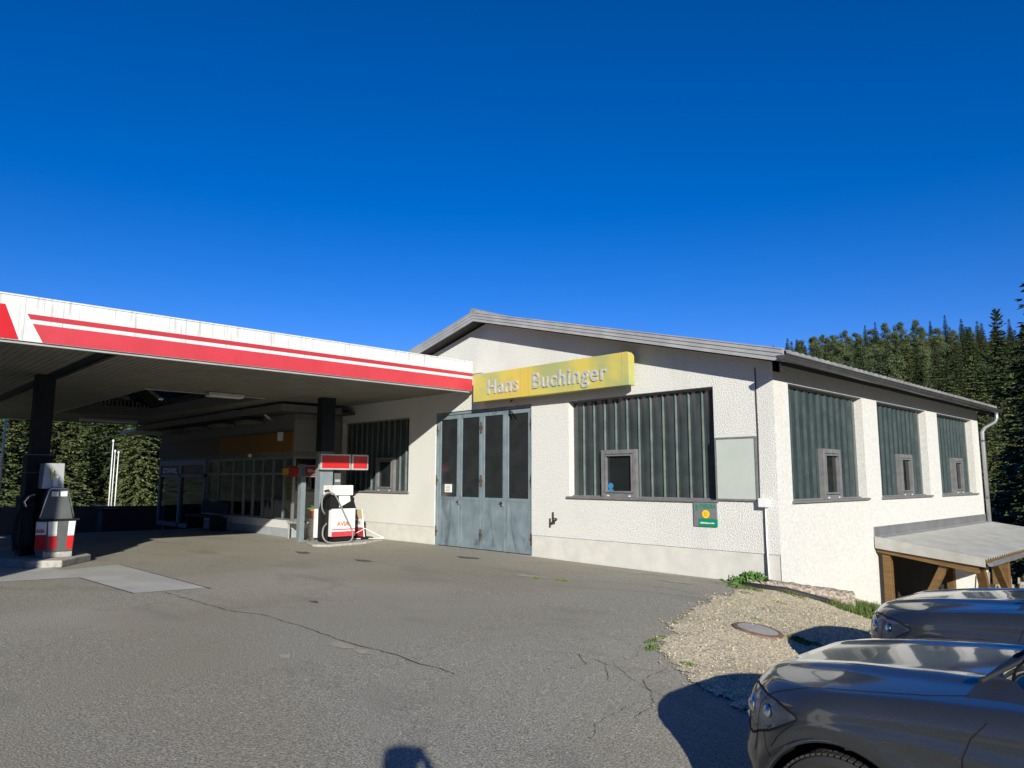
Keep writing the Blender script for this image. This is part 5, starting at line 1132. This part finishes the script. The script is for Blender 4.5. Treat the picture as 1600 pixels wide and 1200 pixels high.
protos = {'c': [conifer('spruce_tree', 15, 3.5, 1), conifer('spruce_tree', 17, 3.4, 2), conifer('spruce_tree', 13, 3.9, 3), conifer('spruce_tree', 16, 2.7, 6, .85), conifer('spruce_tree', 14, 4.0, 7, .9)], 'b': [broadleaf('broadleaf_tree', 10, 3.1, 4), broadleaf('broadleaf_tree', 12, 3.4, 5)]}
used = set()
def plant(kind, x, y, s, label, group, cat='tree', dz=0):
    pr = random.choice(protos[kind])
    if pr not in used: used.add(pr); o = pr
    else: o = copy_tree(pr)
    o.location = (x, y, h1(x, y)-.3+dz); o.rotation_euler = (0, 0, random.uniform(0, 6.28)); o.scale = (s*random.uniform(.85, 1.15), s*random.uniform(.85, 1.15), s*random.uniform(.93, 1.1))
    o['label'] = label; o['group'] = group; o['category'] = cat; return o
def polar(al, r_):  # al degrees right of the view axis
    ph = math.pi-YAW-math.radians(al); return CAM.x+r_*math.cos(ph), CAM.y+r_*math.sin(ph)
random.seed(11); cnt = 0
# left slope
for r_ in (47.5, 51, 56, 62, 69, 77, 86):
    al = -40.0
    while al < -24.5:
        st = math.degrees(3.2/r_); al += st*random.uniform(.75, 1.25); x, y = polar(al, r_+random.uniform(-1.8, 1.8))
        if x > -25.5 and y > -3: continue
        kd = 'b' if random.random() < (.22 if r_ < 56 else .12) else 'c'
        zone = ('in the front row' if r_ < 53 else ('in the middle rows' if r_ < 70 else 'high up'))+' of the left slope '+('left of the dark canopy column' if al < -33.3 else ('between the canopy column and the flagpoles' if al < -29.2 else ('just right of the flagpoles' if al < -27 else 'next to the shop corner')))
        plant(kd, x, y, min(random.uniform(.55, .75) if r_ < 52 else random.uniform(.6, .9), (.165*r_+1.9-h1(x, y))/16.5), ('leafy tree ' if kd == 'b' else 'spruce ')+zone, 'broadleaf trees on the slope left' if kd == 'b' else 'spruces on the slope left', dz=-.4); cnt += 1
# right hillside: dark spruces low down, finer and finer crowns towards the rounded ridge
ns = nb_ = 0
for r_, sm, sp in ((56, .55, 3.4), (68, .52, 3.4), (81, .50, 3.2), (94, .47, 3.1), (106, .43, 2.9), (117, .40, 2.7), (127, .38, 2.6), (137, .36, 2.5), (146, .35, 2.4), (154, .34, 2.3), (161, .34, 2.3)):
    al = 16 if r_ > 80 else 20
    while al < 37.5:
        al += math.degrees(sp/r_)*random.uniform(.75, 1.25); x, y = polar(al, r_+random.uniform(-4, 4)); kd = 'b' if (22 < al < 32 and r_ > 112 and random.random() < .7) or random.random() < .05 else 'c'
        s = sm*(random.uniform(.75, 1.3) if r_ < 125 else random.uniform(.85, 1.08))
        s = min(s, (math.tan(math.radians(10.3))*r_+1.9-h1(x, y))/17.5 if r_ < 120 else 9)
        if kd == 'b': s = sm*random.uniform(1.05, 1.35); nb_ += 1
        else: ns += 1
        zone = 'on the wooded ridge line' if r_ > 150 else ('halfway up the wooded hill' if r_ > 100 else 'at the foot of the wooded hill')
        side = 'above the front of the roof' if al < 22 else ('behind the middle of the eaves' if al < 28 else ('above the rear windows' if al < 33 else 'near the right edge'))
        plant(kd, x, y, s, ('leafy tree ' if kd == 'b' else 'spruce ')+zone+' '+side, 'broadleaf trees on the hill' if kd == 'b' else 'spruces on the hill right'); cnt += 1
print('spruces', ns, 'broadleaf', nb_)
# near dark spruces right of the hall
for al, r_, s, lb in ((35.05, 40, .53, 'tallest spruce, cut by the right edge of the picture'), (33.6, 46, .34, 'dark spruce just left of the tallest one at the right edge'), (37.8, 34, .8, 'near'), (34.7, 33, .34, 'lower dark spruce right of the downpipe'), (32.8, 38, .24, 'short dark spruce directly behind the downpipe'), (36.2, 27, .42, 'small dark spruce above the carport roof at the right edge'), (39.5, 30, .9, 'near'), (42, 27, 1.0, 'near')):
    x, y = polar(al, r_); plant('c', x, y, s, lb if lb != 'near' else 'dark spruce beyond the right edge of the picture', 'dark spruces right of the hall')
for (x, y, s) in ((21, 6, 1.1), (24, 10, 1.2), (27, 3, 1.1), (19, 12, .9), (30, 12, 1.2)): plant('c', x, y, s, 'tall spruce outside the picture shading the yard on the right', 'spruces outside the picture')
for k_ in protos:
    for p_ in protos[k_]:
        if p_ not in used:
            for c_ in list(p_.children): bpy.data.objects.remove(c_)
            bpy.data.objects.remove(p_)
print('TREES', cnt)
